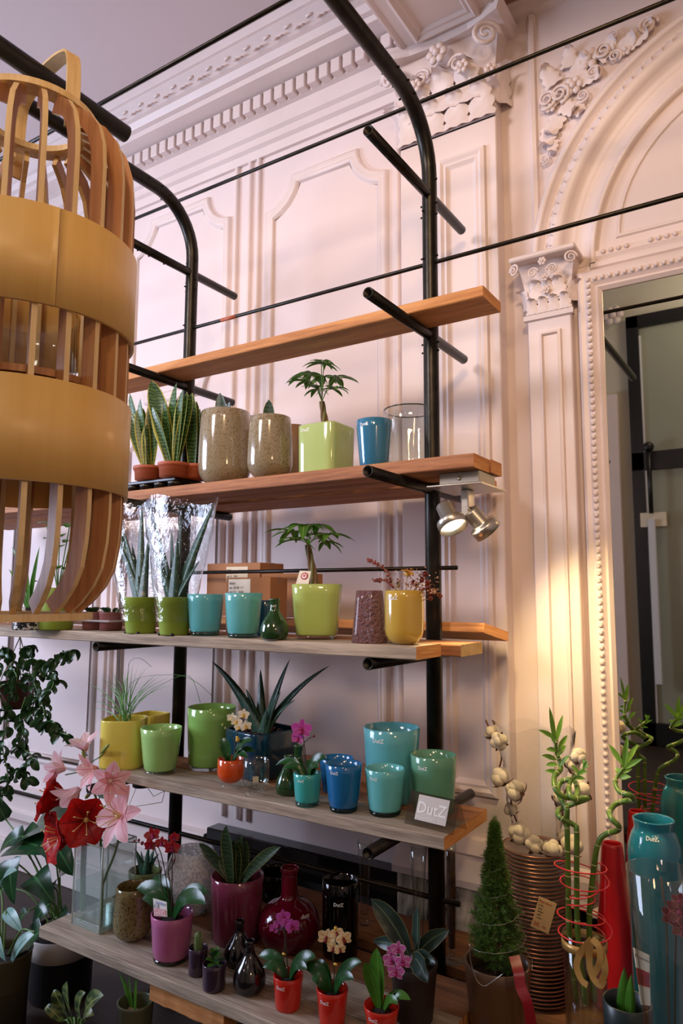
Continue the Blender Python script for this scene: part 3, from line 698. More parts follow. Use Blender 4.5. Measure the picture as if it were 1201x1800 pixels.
head((-.030, -.040, -.125), (-.36, 1.50, -.50), 12, 100)
head((.036, .012, -.135), (-.36, 2.10, -.32), 19, 105)
# ------------------------------------------------------------------ vessels
ZB, ZC, ZD, ZE = .353, -.113, -.5405, -.975
def spec(px, ytop, wt, wb, Zs, yb=None, Y=None):
    if Y is None:
        p = atZ(px, yb, Zs); r = wb*D(p)/F/2; h2 = Vector((p.x, p.y, 0)).normalized(); c = p+h2*r*.95
    else: c = standing(px, Y, Zs)
    h = atY(px, ytop, c.y).z-Zs; d = D(c+Vector((0, 0, h*.5)))
    return c, h, wt*d/F/2, wb*d/F/2
TXT = 'DutZ'
HR = {}
def logo(par, rfun, ztop, size, da=-.35, mat=None, s=TXT, flatdir=None):
    V, Fc, wd = text_mesh(s, size); loc = par.location
    a0 = math.atan2(-loc.y, -loc.x)+da-(par.rotation_euler.z if flatdir is None else 0); out = []
    for v in V:
        z = ztop-size+v.y
        r = rfun(z)+.0006; a = a0+(v.x-wd/2)/r; out.append(Vector((r*math.cos(a), r*math.sin(a), z)))
    return mk('logo', out, Fc, mat or M['logo'], par, False)
def interp(prof):
    def f(z):
        for (r0, z0), (r1, z1) in zip(prof, prof[1:]):
            if z0 <= z <= z1: return r0+(r1-r0)*(z-z0)/max(1e-6, z1-z0)
        return prof[-1][0]
    return f
def vase(name, label, cat, sp, mat, shape='cone', group=None, lg=None, basemat=None, t=.004, rot=0, n=2):
    c, h, rt, rb = sp; o = thing(name, label, cat, c, group)
    if shape == 'cone':
        z0 = .011 if basemat else 0
        pr = [(rb*.95, z0), (rb, z0+.004)]+[(rb+(rt-rb)*((z0+.004)+(h-z0-.004)*k/5)/h, z0+.004+(h-z0-.004)*k/5) for k in range(1, 6)]
    elif shape == 'round':
        R = rb*.75; pr = [(rb-R+R*math.sin(a*PI/16)*1.0, R-R*math.cos(a*PI/16)) for a in range(1, 9)]
        pr += [(rb+(rt-rb)*k/6+.02*rb*math.sin(PI*k/6), R+(h-R)*k/6) for k in range(1, 7)]
    elif shape == 'square':
        pr = [(rb*.93, 0), (rb*.985, .003), (rb, .01), (rb+(rt-rb)*.5, h*.5), (rt, h-.003), (rt*.99, h)]
    else:
        P = catmull([(r*rb, 0, z*h) for r, z in shape], 5); pr = [(p.x, p.z) for p in P]
    body = mk('body', *lathe(vessel(pr, t, .012 if shape == 'round' else .006), 40, n, rot), mat, o)
    if basemat: mk('glass_base', *lathe([(0, 0), (rb*.93, 0), (rb*.97, .003), (rb*.99, .0108), (0, .0108)], 32), basemat, o)
    if lg: logo(o, interp(pr), h-lg[1]*h, lg[0], lg[2] if len(lg) > 2 else -.35)
    HR[o.name] = (h, rt); return o
BOTTLE = [(.62, 0), (.9, .05), (1, .22), (.86, .42), (.52, .62), (.36, .72), (.33, .86), (.38, 1)]
TG, CG = M['tealglass'], M['glass']
# shelf B
speckle = opal('olive_speckled_glass', (158, 146, 122), (138, 126, 100), .05, 7, speck=(124, 108, 78))
g1 = vase('glass_vase', 'larger speckled olive grey vase with dark plant tips showing over its rim', 'vase', spec(394, 727, 86, 92, ZB, Y=1.745), speckle, 'round', 'speckled vases', t=.006)
g2 = vase('glass_vase', 'smaller speckled olive vase right of the big grey one', 'vase', spec(474, 736, 72, 80, ZB, Y=1.70), speckle, 'round', 'speckled vases', t=.006)
vase('glass_vase', 'tan vase half hidden behind the green square vase', 'vase', spec(512, 752, 56, 52, ZB, Y=1.93), opal('tan_glass', (150, 118, 88)), 'cone')
limeg = opal('lime_glass', (192, 212, 140), (182, 204, 126)); 
gq = vase('square_vase', 'square pale green glass vase on the second shelf holding a money tree', 'vase', spec(574, 752, 78, 76, ZB, Y=1.735), limeg, 'square', lg=None, n=7, rot=.0, t=.006)
V, Fc, wd = text_mesh(TXT, .0135); hq, rq = HR[gq.name]
mk('logo', [Vector((-rq*.72+v.x, -rq*1.003, hq-.02+v.y)) for v in V], Fc, M['logo'], gq, False)
vase('glass_pot', 'blue oval glass pot beside the clear crystal bowl', 'pot', spec(658, 741, 64, 50, ZB, Y=1.69), opal('blue_glass', (58, 128, 164), (44, 108, 144), .1), 'cone', lg=(.0125, .06, -.62), t=.005)
bowl = thing('crystal_bowl', 'clear crystal bowl with cut ridges behind the right post', 'bowl', standing(722, 1.93, ZB))
hb = atY(722, 722, 1.93).z-ZB; pr = [(.045, 0), (.06, .004), (.072, hb*.4), (.078, hb*.8), (.082, hb)]
mk('body', *lathe(vessel(pr, .006), 64, wob=lambda a, z: 1+.03*math.cos(a*12+z*55)*min(1, max(0, 1.2-z/hb))), M['glass'], bowl); mk('rim', *tube([(.081*math.cos(a*PI/20), .081*math.sin(a*PI/20), hb) for a in range(40)], .0022, 6, True), M['smoked'], bowl)
bl = mk('wood_block', *box(-.03, -.018, 0, .03, .018, .022, .002), M['woodpale'], None, False, loc=standing(800, 1.79, ZB)); tag(bl, 'small pale wooden block lying on the plank end right of the post', 'block')
# shelf C
tq = opal('turquoise_glass', (128, 208, 208), (104, 194, 198), .25)
vase('glass_pot', 'left turquoise glass pot beside the wrapped aloe', 'pot', spec(360, 1045, 64, 52, ZC, 1118), tq, 'cone', 'turquoise pots by the boxes', basemat=TG)
vase('glass_pot', 'turquoise glass pot between its twin and the dark green bottle vase', 'pot', spec(427, 1043, 66, 54, ZC, 1122), tq, 'cone', 'turquoise pots by the boxes', basemat=TG)
dkg = opal('bottle_green_glass', (34, 72, 32), (28, 60, 26), .03)
vase('bottle_vase', 'small dark green bottle vase in front of the cardboard boxes', 'vase', spec(482, 1053, 50, 50, ZC, 1126), dkg, BOTTLE, lg=(.0075, .12, -.3))
vase('glass_pot', 'small dark blue pot hidden behind the turquoise pot and green bottle', 'pot', spec(466, 1056, 40, 34, ZC, Y=1.62), opal('slate_blue_glass', (52, 92, 120)), 'cone')
lime2 = opal('bright_lime_glass', (198, 218, 128), (184, 208, 108), .22)
lp = vase('glass_pot', 'lime green glass pot holding the tagged money tree', 'pot', spec(557, 1028, 88, 72, ZC, 1125), lime2, 'cone', basemat=CG, n=3.2, rot=.5)
pk = M['pink'] = NT('pink_bark_glass'); pk.set(Base_Color=lin((164, 120, 120)), Roughness=.1, Coat_Weight=.6); pk.bump(pk.noise(120, (1, 1, 1), 3), 1.0, .03); pk.translucent(lin((190, 140, 136)), .35)
tc_ = vase('textured_vase', 'dusky pink vase with a rough bark like surface beside the yellow vase', 'vase', spec(650, 1039, 46, 62, ZC, 1132), pk.m, 'cone', n=2.6, rot=.3)
yl = vase('glass_vase', 'ochre yellow vase with rounded base filled with dried flowers', 'vase', spec(711, 1039, 68, 68, ZC, 1135), opal('ochre_glass', (216, 184, 84), (204, 168, 70), .15), 'round', lg=(.013, .06, -.62), t=.005)
# shelf D
yel = opal('yellow_glass', (238, 224, 108), (230, 212, 92), .2)
y1 = vase('square_vase', 'yellow squarish vase with wavy sides planted with grass', 'vase', spec(216, 1262, 74, 74, ZD, 1354), yel, 'square', 'yellow vases', n=3.5, rot=.55)
vase('square_vase', 'yellow vase standing behind the grass filled yellow one', 'vase', spec(262, 1254, 56, 54, ZD, Y=1.77), yel, 'square', 'yellow vases', n=5, rot=.1)
lg_ = opal('apple_green_glass', (188, 228, 150), (172, 220, 130), .28)
vase('glass_pot', 'light green tapered glass pot at the front left of the shelf', 'pot', spec(281, 1278, 72, 55, ZD, 1364), lg_, 'cone', basemat=M['glass'])
gg = opal('leaf_green_glass', (152, 202, 112), (138, 190, 96), .22)
vase('glass_vase', 'big leaf green glass cylinder behind the light green pot', 'vase', spec(370, 1242, 86, 76, ZD, 1357), gg, 'cone', basemat=M['glass'], lg=None)
pet = opal('petrol_blue_glass', (14, 60, 82), (10, 48, 68), .03)
aq = vase('square_vase', 'square petrol blue vase with a tall aloe, behind the orchids', 'vase', spec(460, 1280, 104, 96, ZD, Y=1.775), pet, 'square', n=6, rot=-.25, t=.006)
org = opal('orange_glass', (232, 98, 40), (222, 84, 30), .2)
oc, oh, ort, orb = spec(405, 1333, 46, 45, ZD, 1390)
def footed(name, label, sp, m, feet=True, lab=False):
    c, h, rt, rb = sp; o = thing(name, label, 'pot', c)
    ft = .012; R = rb*.9; pr = [(.002+rb*math.sin(a*PI/14), ft+R-R*math.cos(a*PI/14)) for a in range(1, 8)]+[(rb+.002, h*.7), (rb+.001, h)]
    mk('body', *lathe(vessel(pr, .0028, .005), 36), m, o)
    for k in range(3):
        a = k*2*PI/3-1.9; q = Vector((math.cos(a), math.sin(a), 0))
        mk('foot', *tube([q*rb*.62+Vector((0, 0, .02)), q*rb*.78+Vector((0, 0, .008)), q*rb*.82], [.005, .0045, .003], 8), M['glass'], o)
        HR[o.name] = (h, rt)
        if lab: mk('loop', *tube([q*rb*1.0+Vector((0, 0, ft+R*.75))+Vector((-q.y, q.x, 0))*.007*math.cos(b*PI/6)+Vector((0, 0, .007*math.sin(b*PI/6))) for b in range(12)], .0016, 6, True), M['glass'], o)
    return o
of = footed('footed_cup', 'orange glass cup on little clear feet with a cream orchid', (oc, oh, ort, orb), org)
cf = footed('footed_cup', 'clear empty glass cup on three clear feet with a small price sticker', spec(449, 1334, 46, 45, ZD, 1404), M['glass'], lab=True)
fa = math.atan2(-cf.location.y, -cf.location.x); rr = .0345
mk('sticker', [Vector((rr*math.cos(fa+u), rr*math.sin(fa+u), z)) for z in (.042, .058) for u in (-.22, .22)], [(0, 1, 3, 2)], M['label'], cf, False)
vase('bottle_vase', 'dark green bottle vase left of the turquoise orchid pot', 'vase', spec(506, 1328, 44, 44, ZD, 1402), dkg, BOTTLE)
vase('bottle_vase', 'dark green bottle vase standing half behind another behind the pink orchid', 'vase', spec(524, 1310, 44, 44, ZD, Y=1.72), dkg, BOTTLE)
tqo = vase('glass_pot', 'small turquoise glass pot with the bright pink orchid', 'pot', spec(540, 1358, 50, 42, ZD, 1421), opal('aqua_glass', (84, 196, 186), (66, 182, 176), .2), 'cone', basemat=TG, lg=(.0085, .10, -.5))
blg = opal('cobalt_glass', (36, 120, 178), (28, 104, 162), .15)
vase('glass_pot', 'blue glass pot mostly hidden behind the other blue pot', 'pot', spec(592, 1332, 62, 50, ZD, Y=1.74), blg, 'cone', 'blue pots')
vase('glass_pot', 'blue tapered glass pot in the front row beside small turquoise one', 'pot', spec(604, 1342, 66, 50, ZD, 1431), blg, 'cone', 'blue pots', lg=(.0105, .07, -.55), basemat=M['tealglass'])
tql = opal('sea_glass', (116, 198, 206), (100, 186, 196), .25)
vase('glass_vase', 'largest turquoise glass vase at the back beside the post', 'vase', spec(689, 1278, 100, 84, ZD, Y=1.75), tql, 'cone', 'turquoise vases by the sign', lg=(.015, .08, -.5))
vase('glass_pot', 'small turquoise glass pot at the front edge left of the sign', 'pot', spec(677, 1350, 71, 56, ZD, 1438), opal('aqua_pot_glass', (126, 212, 212), (110, 202, 204), .25), 'cone', 'turquoise vases by the sign', basemat=TG, lg=(.0105, .10, -.62))
vase('glass_vase', 'frosted seafoam green glass vase behind the acrylic sign', 'vase', spec(763, 1326, 81, 70, ZD, Y=1.72), opal('seafoam_glass', (122, 184, 152), (110, 172, 142), .3), 'cone', lg=(.012, .12, -.5))
# acrylic sign (two sloping sheets)
s0 = atZ(715, 1448, ZD); s1 = atZ(792, 1467, ZD)
ax = Vector((1, 0, 0)) if (s1-s0).length < 1e-3 else Vector((s1.x-s0.x, s1.y-s0.y, 0)).normalized(); nx = Vector((-ax.y, ax.x, 0)); wd_ = (s1-s0).length*1.12
sgn = thing('shop_sign', 'tent shaped acrylic sign with white brand lettering at the shelf end', 'sign', s0-ax*.006)
hs, dp = .070, .03
def sheet(name, m, a, b, c, d, th):
    n_ = (b-a).cross(d-a).normalized()*th; V = [a, b, c, d, a+n_, b+n_, c+n_, d+n_]
    return mk(name, V, [(0, 1, 2, 3), (7, 6, 5, 4), (0, 4, 5, 1), (1, 5, 6, 2), (2, 6, 7, 3), (3, 7, 4, 0)], m, sgn, False)
ov = Vector((0, 0, 0)); top = nx*dp+Vector((0, 0, hs))
acr = clear('grey_acrylic', (.80, .78, .75, 1), 2.2, .05)
sheet('acrylic_front', acr, ov, ax*wd_, ax*wd_+top, top, .0022); sheet('acrylic_back', acr, nx*2*dp, nx*2*dp+ax*wd_, ax*wd_+top, top, .0022)
e1, e2 = top.normalized(), ax
def onfront(u, v, l=.0006): return e2*u+e1*v-nx.normalized()*0+(-(nx*hs-Vector((0, 0, dp))).normalized())*l
pu0, pu1, pv0, pv1 = wd_*.2, wd_*.83, .014, .071
M['signpanel'] = plain('panel_sheen', (206, 198, 190), .25, coat=.6)  # panel colour lightened to paint in a reflection on the sign
mk('print_panel', [onfront(pu0, pv0, .004), onfront(pu1, pv0, .004), onfront(pu1, pv1, .004), onfront(pu0, pv1, .004)], [(0, 1, 2, 3)], M['signpanel'], sgn, False)
def signtext(s, size, u, v):
    V, Fc, w_ = text_mesh(s, size); return mk('lettering', [onfront(u+p.x, v+p.y, .0048) for p in V], Fc, M['white'], sgn, False)
signtext(TXT, .036, pu0+.002, .031); signtext('[collection]', .0125, pu0+.001, .018)
# shelf E
sqc, sqh, sqr, sqb = spec(180, 1472, 80, 80, ZE, 1636)
sq = thing('glass_vase', 'square clear glass vase of water holding lilies and red amaryllis', 'vase', sqc)
q2 = sqr*1.30
M['vaseglass'] = clear('vase_glass', (.93, .96, .95, 1), 2.6, .04, body=(220, 232, 228), bodyfac=.07)
mk('body', *lathe(vessel([(q2*.985, 0), (q2, .003), (q2, sqh)], .006, .016), 4, 2, PI/4), M['vaseglass'], sq, False); mk('water', *lathe([(0, .0165), (q2-.0066, .0165), (q2-.0066, sqh*.52), (0, sqh*.52)], 4, 2, PI/4), M['water'], sq, False)
M['glassedge'] = clear('thick_glass_edge', (.86, .93, .90, 1), 2.2, .03, body=(214, 232, 224), bodyfac=.42)
cq = [Vector((q2*.985*math.cos(PI/4+k*PI/2), q2*.985*math.sin(PI/4+k*PI/2), 0)) for k in range(4)]
mk('rim', *tube([c+Vector((0, 0, sqh)) for c in cq], .0026, 6, True), M['glassedge'], sq)
for c in cq: mk('corner_edge', *tube([c+Vector((0, 0, .003)), c+Vector((0, 0, sqh))], .0028, 8), M['glassedge'], sq)
mk('thick_base', *lathe([(0, .0005), (q2*.97, .0005), (q2*.97, .014), (0, .014)], 4, 2, PI/4), M['glassedge'], sq, False)
mott = opal('mottled_amber_glass', (128, 112, 66), (146, 132, 88), .3, 14, speck=(88, 70, 36))
vase('glass_vase', 'mottled amber green vase between the clear vase and pink pot', 'vase', spec(232, 1556, 60, 68, ZE, 1664), mott, 'round', t=.005)
o1 = vase('glass_pot', 'pink glass pot with red orchid and picture tag', 'pot', spec(300, 1603, 74, 62, ZE, 1700), opal('pink_glass', (208, 124, 170), (186, 98, 146), .2), 'cone', basemat=M['smoked'])
ag = vase('plant_pot', 'olive green pot with small aloe behind the amber vase', 'pot', spec(254, 1528, 58, 48, ZE, Y=1.72), plain('olive_ceramic', (112, 122, 72), .3), 'cone')
cw = thing('round_vase', 'white crackled glass ball vase behind the red orchid', 'vase', standing(338, 1.73, ZE)); hc = atY(338, 1492, 1.73).z-ZE
pr = [(.04+(.088-.04)*math.sin(min(1, k/6)*PI/2) if k < 7 else .088-.026*((k-6)/6)**2, hc*k/12) for k in range(13)]
mk('body', *lathe(vessel(pr, .004), 40), M['bubble'], cw)
plum = opal('plum_glass', (136, 62, 86), (112, 40, 62), .12)
o2 = vase('glass_vase', 'plum coloured glass pot with a snake plant', 'pot', spec(415, 1536, 93, 82, ZE, 1668), plum, 'cone', t=.005)
wine = opal('ruby_glass', (104, 8, 30), (78, 4, 20), .08)
rbt = vase('bottle_vase', 'large dark ruby round bottle with a narrow neck', 'bottle', spec(508, 1524, 108, 108, ZE, Y=1.72), wine, [(.5, 0), (.82, .05), (1, .22), (.96, .38), (.72, .52), (.36, .60), (.27, .68), (.26, .88), (.25, .93), (.3, .95), (.3, 1)])
logo(rbt, lambda z: .078, .115, .016, .6, s='dutz')
vase('glass_vase', 'smoky clear glass vase behind the ruby bottle', 'vase', spec(488, 1530, 74, 66, ZE, Y=1.96), M['smoked'], 'cone')
vase('glass_vase', 'tall smoked glass cylinder right of the ruby bottle', 'vase', spec(598, 1546, 64, 62, ZE, Y=1.76), clear('dark_smoked_glass', (.10, .12, .09, 1), 1.4), 'cone', lg=(.0125, .2, -.1))
def flute(px, ytop, Y, label):
    c = standing(px, Y, ZE); h = atY(px, ytop, Y).z-ZE; o = thing('slim_vase', label, 'vase', c, 'slim clear vases')
    mk('body', *lathe(vessel([(.016, 0), (.017, .01), (.012, .03), (.013, h*.3), (.017, h*.7), (.024, h)], .002, .03), 24), M['glass'], o); return o
flute(641, 1478, 1.95, 'slim clear vase left of the bracket end below the sign')
flute(737, 1486, 1.80, 'slim clear flared vase close beside the post')
gl = thing('wine_glass', 'tall clear stemmed glass with brown filling right of the post', 'glass', standing(795, 1.90, ZE)); hg_ = atY(795, 1478, 1.9).z-ZE
mk('foot', *lathe([(0, 0), (.036, 0), (.036, .002), (.008, .007), (.006, .012), (0, .012)], 28), M['glass'], gl)
mk('tube', *lathe(vessel([(.006, .0125), (.011, .03), (.014, .2), (.016, hg_)], .0015), 24), M['glass'], gl); mk('filling', *lathe([(0, .03), (.0085, .03), (.0115, .2), (.012, hg_-.03), (0, hg_-.03)], 18), plain('bark_filling', (96, 60, 34), .8, c2=(58, 34, 20), ns=60), gl)
purp = opal('purple_crackle_glass', (66, 46, 66), (48, 32, 48), .06, 40)
c1 = vase('glass_pot', 'tiny purple pot with a finger shaped cactus', 'pot', spec(347, 1664, 34, 32, ZE, 1719), purp, 'cone', 'tiny purple pots', t=.003)
c2 = vase('glass_pot', 'tiny purple crackled pot with a leafy succulent', 'pot', spec(376, 1692, 42, 40, ZE, 1747), purp, 'cone', 'tiny purple pots', t=.003)
blk = opal('black_glass', (16, 11, 14), (12, 8, 10), .0)
TEAR = [(.55, 0), (.88, .06), (1, .26), (.84, .45), (.48, .64), (.3, .76), (.27, .88), (.33, .95), (.3, 1)]
vase('bottle_vase', 'black glass bottle vase standing behind the other black one', 'vase', spec(420, 1617, 54, 54, ZE, Y=1.56), blk, TEAR, 'black bottle vases')
vase('bottle_vase', 'front black glass bottle vase near the shelf edge', 'vase', spec(438, 1652, 58, 58, ZE, 1757), blk, TEAR, 'black bottle vases')
redg = opal('red_glass', (222, 54, 34), (206, 40, 26), .18)
reds = []
for px, yt, yb, lab in ((506, 1712, 1782, 'left of the three red pots, its orchid magenta'), (584, 1736, 1812, 'middle red glass pot with the cream yellow orchid'), (671, 1766, 1838, 'rightmost red glass pot, holding tall leaves and lilac orchid')):
    reds.append(vase('glass_pot', lab, 'pot', spec(px, yt, 53 if px < 550 else 56 if px < 600 else 63, 44, ZE, yb), redg, 'cone', 'red orchid pots', lg=(.0105, .14, -.55), t=.003))
ep = vase('plant_pot', 'dark brown pot of the wavy leaved cactus in front of the post', 'pot', spec(728, 1690, 84, 66, ZE, Y=1.60), plain('dark_brown_pot', (40, 28, 22), .5), 'cone')
# ------------------------------------------------------------------ right hand group on the bench
fp = vase('plant_pot', 'brown glazed pot of the small fir tree', 'pot', spec(877, 1690, 116, 96, BZ, Y=1.72), plain('brown_glazed_pot', (92, 66, 44), .3, coat=.4), 'cone', t=.006)
# stack of plates
PCt = Vector(standing(948, 1.94, BZ)); ptop = atY(948, 1492, 1.94).z; PRr = 116*D(PCt+Vector((0, 0, .3)))/F/2
npl = 38; st_ = (ptop-BZ)/npl
pv, pf = lathe([(0, 0), (PRr*.62, 0), (PRr*.93, st_*1.02), (PRr, st_*1.25), (PRr, st_*1.62), (PRr*.93, st_*1.36), (PRr*.62, st_*.34), (0, st_*.34)], 40)
nr = len(pv); pm = None
fmi = [1 if all(abs(math.hypot(pv[i].x, pv[i].y)-PRr) < .075*PRr for i in f) else 0 for f in pf]
for k in range(npl):
    loc = PCt+Vector((random.uniform(-.0012, .0012), random.uniform(-.0012, .0012), st_*k))
    if pm is None: o = mk('plate', pv, pf, [M['plate'], M['platerim']], None, True, fm=fmi, loc=loc); pm = o.data
    else: o = put('plate', pm, None, loc)
    tag(o, 'dark red rimmed plate inside the tall stack, under the topmost one', 'plate', 'stacked dark red plates')
    if k == npl-1: o['label'] = 'topmost dark red plate of the stack, carrying the cotton bolls'
# price card leaning on the stack
pc = [atY(948, 1576, 1.80), atY(979, 1589, 1.80), atY(964, 1642, 1.80), atY(933, 1628, 1.80)]
card = thing('price_card', 'cream handwritten price card tilted against the plate stack', 'sign', pc[3], None)
q = [p-pc[3] for p in pc]; nn = (q[1]-q[0]).cross(q[3]-q[0]).normalized()*.0012
if nn.y < 0: nn = -nn
mk('paper', q+[p+nn for p in q], [(0, 1, 2, 3), (7, 6, 5, 4), (0, 4, 5, 1), (1, 5, 6, 2), (2, 6, 7, 3), (3, 7, 4, 0)], plain('cream_card', (226, 190, 140), .7), card, False)
ex = (q[1]-q[0]); ey = (q[0]-q[3]); exn, eyn = ex.normalized(), ey.normalized()
def ctext(s, size, u, v, m):
    V, Fc, w_ = text_mesh(s, size); mk('handwriting', [exn*(u*ex.length+p.x)+eyn*(v*ey.length+p.y)-nn for p in V], Fc, m, card, False)
ctext('Plate Basic', .0076, .06, .86, M['redink'])
for k, s in enumerate(('is 4x', 'mix', 'kleur', 'per', 'stuk')): ctext(s, .0066, .10+.02*k, .74-.10*k, M['ink'])
ctext('20,', .0135, .10, .10, M['redink']); ctext('00', .0085, .62, .10, M['redink'])
# glass cylinder with bamboo, red wire and ribbon
bc, bh, brt, brb = spec(1034, 1642, 74, 70, BZ, Y=1.75)
bv = thing('bamboo_vase', 'clear glass cylinder with a gold ribbon bow holding three bamboo stems', 'vase', bc)
mk('body', *lathe(vessel([(brb, 0), (brb, .01), (brt, bh)], .003, .01), 36), M['glass'], bv); mk('water', *lathe([(0, .0105), (brb-.0036, .0105), (brb-.0036, bh*.55), (0, bh*.55)], 28), M['water'], bv)
mk('ribbon_band', *lathe([(brt+.0008, bh-.03), (brt+.0025, bh-.03), (brt+.0025, bh-.012), (brt+.0008, bh-.012), (brt+.0008, bh-.03)], 36), M['gold'], bv)
def ribbon(par, P, wdt, m, name, face):
    P = catmull([p-par.location for p in P], 6); V, Fc = [], []; f = Vector(face)
    for i, p in enumerate(P):
        t = (P[min(i+1, len(P)-1)]-P[max(i-1, 0)]).normalized(); s = t.cross(f); s = s.normalized() if s.length > 1e-4 else Vector((1, 0, 0)); f = (f*.9+Vector((math.sin(i*.7), -1, 0))*.1)
        V += [p+s*wdt/2, p-s*wdt/2]
    for i in range(len(P)-1): Fc.append((2*i, 2*i+1, 2*i+3, 2*i+2))
    return mk(name, V, Fc, m, par)
yr = 1.695
for P in ([(1041, 1650), (1022, 1672), (1014, 1697), (1022, 1722), (1033, 1732)], [(1041, 1650), (1036, 1680), (1040, 1712), (1054, 1732), (1062, 1722)], [(1041, 1650), (1058, 1672), (1064, 1705), (1056, 1730)], [(1041, 1650), (1053, 1664), (1055, 1690), (1044, 1712)]):
    ribbon(bv, [atY(x, y, yr-.004*i) for i, (x, y) in enumerate(P)], .0135, M['gold'], 'ribbon_tail', (.3, -1, .1))
P = []
for i in range(110):
    t = i/109; a = t*6.2*2*PI; r = .040+.016*math.sin(t*9); P.append(bc+Vector((r*math.cos(a)*1.1, r*math.sin(a), bh-.012+.165*(t+.05*math.sin(a*.73+1)))))
wr = mk('red_wire', *tube([p-bc for p in P], .0016, 6), M['redwire'], None, loc=bc); tag(wr, 'red wire coiled loosely around the bamboo stems', 'wire')
# lucky bamboo stems
M['bamboo'] = plain('bamboo_green', (96, 128, 46), .35, c2=(70, 100, 34), ns=30); M['node'] = plain('bamboo_node', (176, 172, 120), .5)
M['bambooleaf'] = leafmat('bamboo_leaf', (116, 160, 58), (90, 136, 44), transl=.3)
def leaf_path(par, mat, P0, P1, wd, bow=(0, 0, 0), prof='lance', fold=.15, thick=0, face=None, n=10, name='leaf', wave=0):
    # a leaf from P0 to P1 (world), bent by bow at its middle
    o = par.location; P0, P1 = Vector(P0), Vector(P1); c = (P0+P1)/2+Vector(bow); L = (P1-P0).length
    V0, Fc, uv = leaf(1, wd, 0, prof, fold, n, thick, 0, wave); per = 4 if thick else 3; V = []
    f = Vector(face) if face is not None else Vector((random.uniform(-.5, .5), -1, .35)); 
    for i in range(n+1):
        t = i/n; p = P0*(1-t)**2+c*2*t*(1-t)+P1*t*t; T = ((c-P0)*(1-t)+(P1-c)*t).normalized()
        N = (f-T*f.dot(T)); N = N.normalized() if N.length > .05 else T.orthogonal().normalized(); Sd = N.cross(T)
        for k in range(per): v = V0[i*per+k]; V.append(p+Sd*v.y+N*v.z-o)
    return mk(name, V, Fc, mat, par, True, uv=uv)
def px_path(pts, Y): return [atY(x, y, Y+dy) for x, y, dy in pts]
bam = []
for pts, lab in (([(1014, 1760, .01), (1001, 1640, 0), (999, 1540, 0), (997, 1440, 0), (996, 1420, 0), (982, 1395, .03), (986, 1375, .06), (1010, 1372, .05), (1014, 1400, .0), (990, 1400, -.03), (976, 1385, -.03), (975, 1365, 0), (986, 1352, .03), (983, 1335, .04), (978, 1320, .03), (978, 1300, .02)], 'left lucky bamboo stem, curled once and tallest of the three'),
                 ([(1030, 1765, 0), (1016, 1640, 0), (1014, 1540, .0), (1014, 1462, 0), (1009, 1450, 0), (985, 1437, -.01), (982, 1425, .02), (1000, 1416, .05), (1028, 1406, .03), (1032, 1403, 0), (1010, 1404, -.03), (1000, 1392, -.02), (1004, 1372, .02), (1018, 1360, .03), (1026, 1352, .02)], 'middle lucky bamboo stem twisting back on itself with side leaves'),
                 ([(1046, 1760, .02), (1036, 1630, .02), (1045, 1520, .02), (1053, 1480, .02), (1066, 1466, .02), (1085, 1460, .0), (1088, 1452, -.02), (1076, 1440, -.02), (1072, 1428, .0), (1082, 1414, .03), (1100, 1408, .03), (1114, 1406, 0), (1108, 1398, -.03), (1090, 1392, -.02), (1082, 1378, 0), (1085, 1366, .02), (1097, 1350, .02)], 'right lucky bamboo stem bending in a zigzag beside the red cone')):
    P = catmull(px_path(pts, 1.75), 5); P = [p for p in P if p.z > BZ+.016]; b = thing('lucky_bamboo', lab, 'plant', P[0], 'lucky bamboo stems')
    n = len(P); mk('stem', *tube([p-P[0] for p in P], [.0062 if i < n*.75 else .0062-.003*(i/n-.75)/.25 for i in range(n)], 10), M['bamboo'], b)
    acc = 0; nv = []
    for i in range(1, n-1):
        acc += (P[i]-P[i-1]).length
        if acc > .045: acc = 0; nv.append(tube([P[i]-P[0]-(P[i+1]-P[i]).normalized()*.0012, P[i]-P[0]+(P[i+1]-P[i]).normalized()*.0012], .0068, 10))
    [mk('node', *q, M['node'], b) for q in nv]; bam.append((b, P[-1]))
def bl(i, tips, w=.012):
    b, p = bam[i]
    for x0, y0, x1, y1, dy in tips: leaf_path(b, M['bambooleaf'], atY(x0, y0, p.y), atY(x1, y1, p.y+dy), w, (0, 0, .004), 'lance', .2, n=7)
bl(0, [(976, 1305, 966, 1242, 0), (978, 1305, 990, 1256, .02), (976, 1298, 946, 1283, -.02), (978, 1320, 960, 1318, -.01), (979, 1330, 996, 1310, .02), (978, 1335, 952, 1328, -.02), (980, 1345, 960, 1345, 0), (982, 1318, 998, 1292, .01), (984, 1348, 1002, 1328, 0), (985, 1360, 958, 1355, .0), (978, 1310, 968, 1288, -.03)], .013)
bl(1, [(1026, 1352, 1034, 1338, 0), (1022, 1356, 1036, 1346, .02), (1016, 1362, 1034, 1356, -.02), (1018, 1360, 1004, 1345, 0), (1030, 1350, 1026, 1334, .01), (1012, 1368, 1030, 1370, 0)], .010)
bl(2, [(1097, 1350, 1104, 1292, 0), (1099, 1345, 1122, 1308, .02), (1100, 1350, 1130, 1334, -.02), (1096, 1345, 1070, 1308, .01), (1094, 1358, 1112, 1352, 0), (1092, 1362, 1082, 1350, .01), (1090, 1368, 1110, 1366, -.01), (1095, 1350, 1108, 1326, .03)], .014)
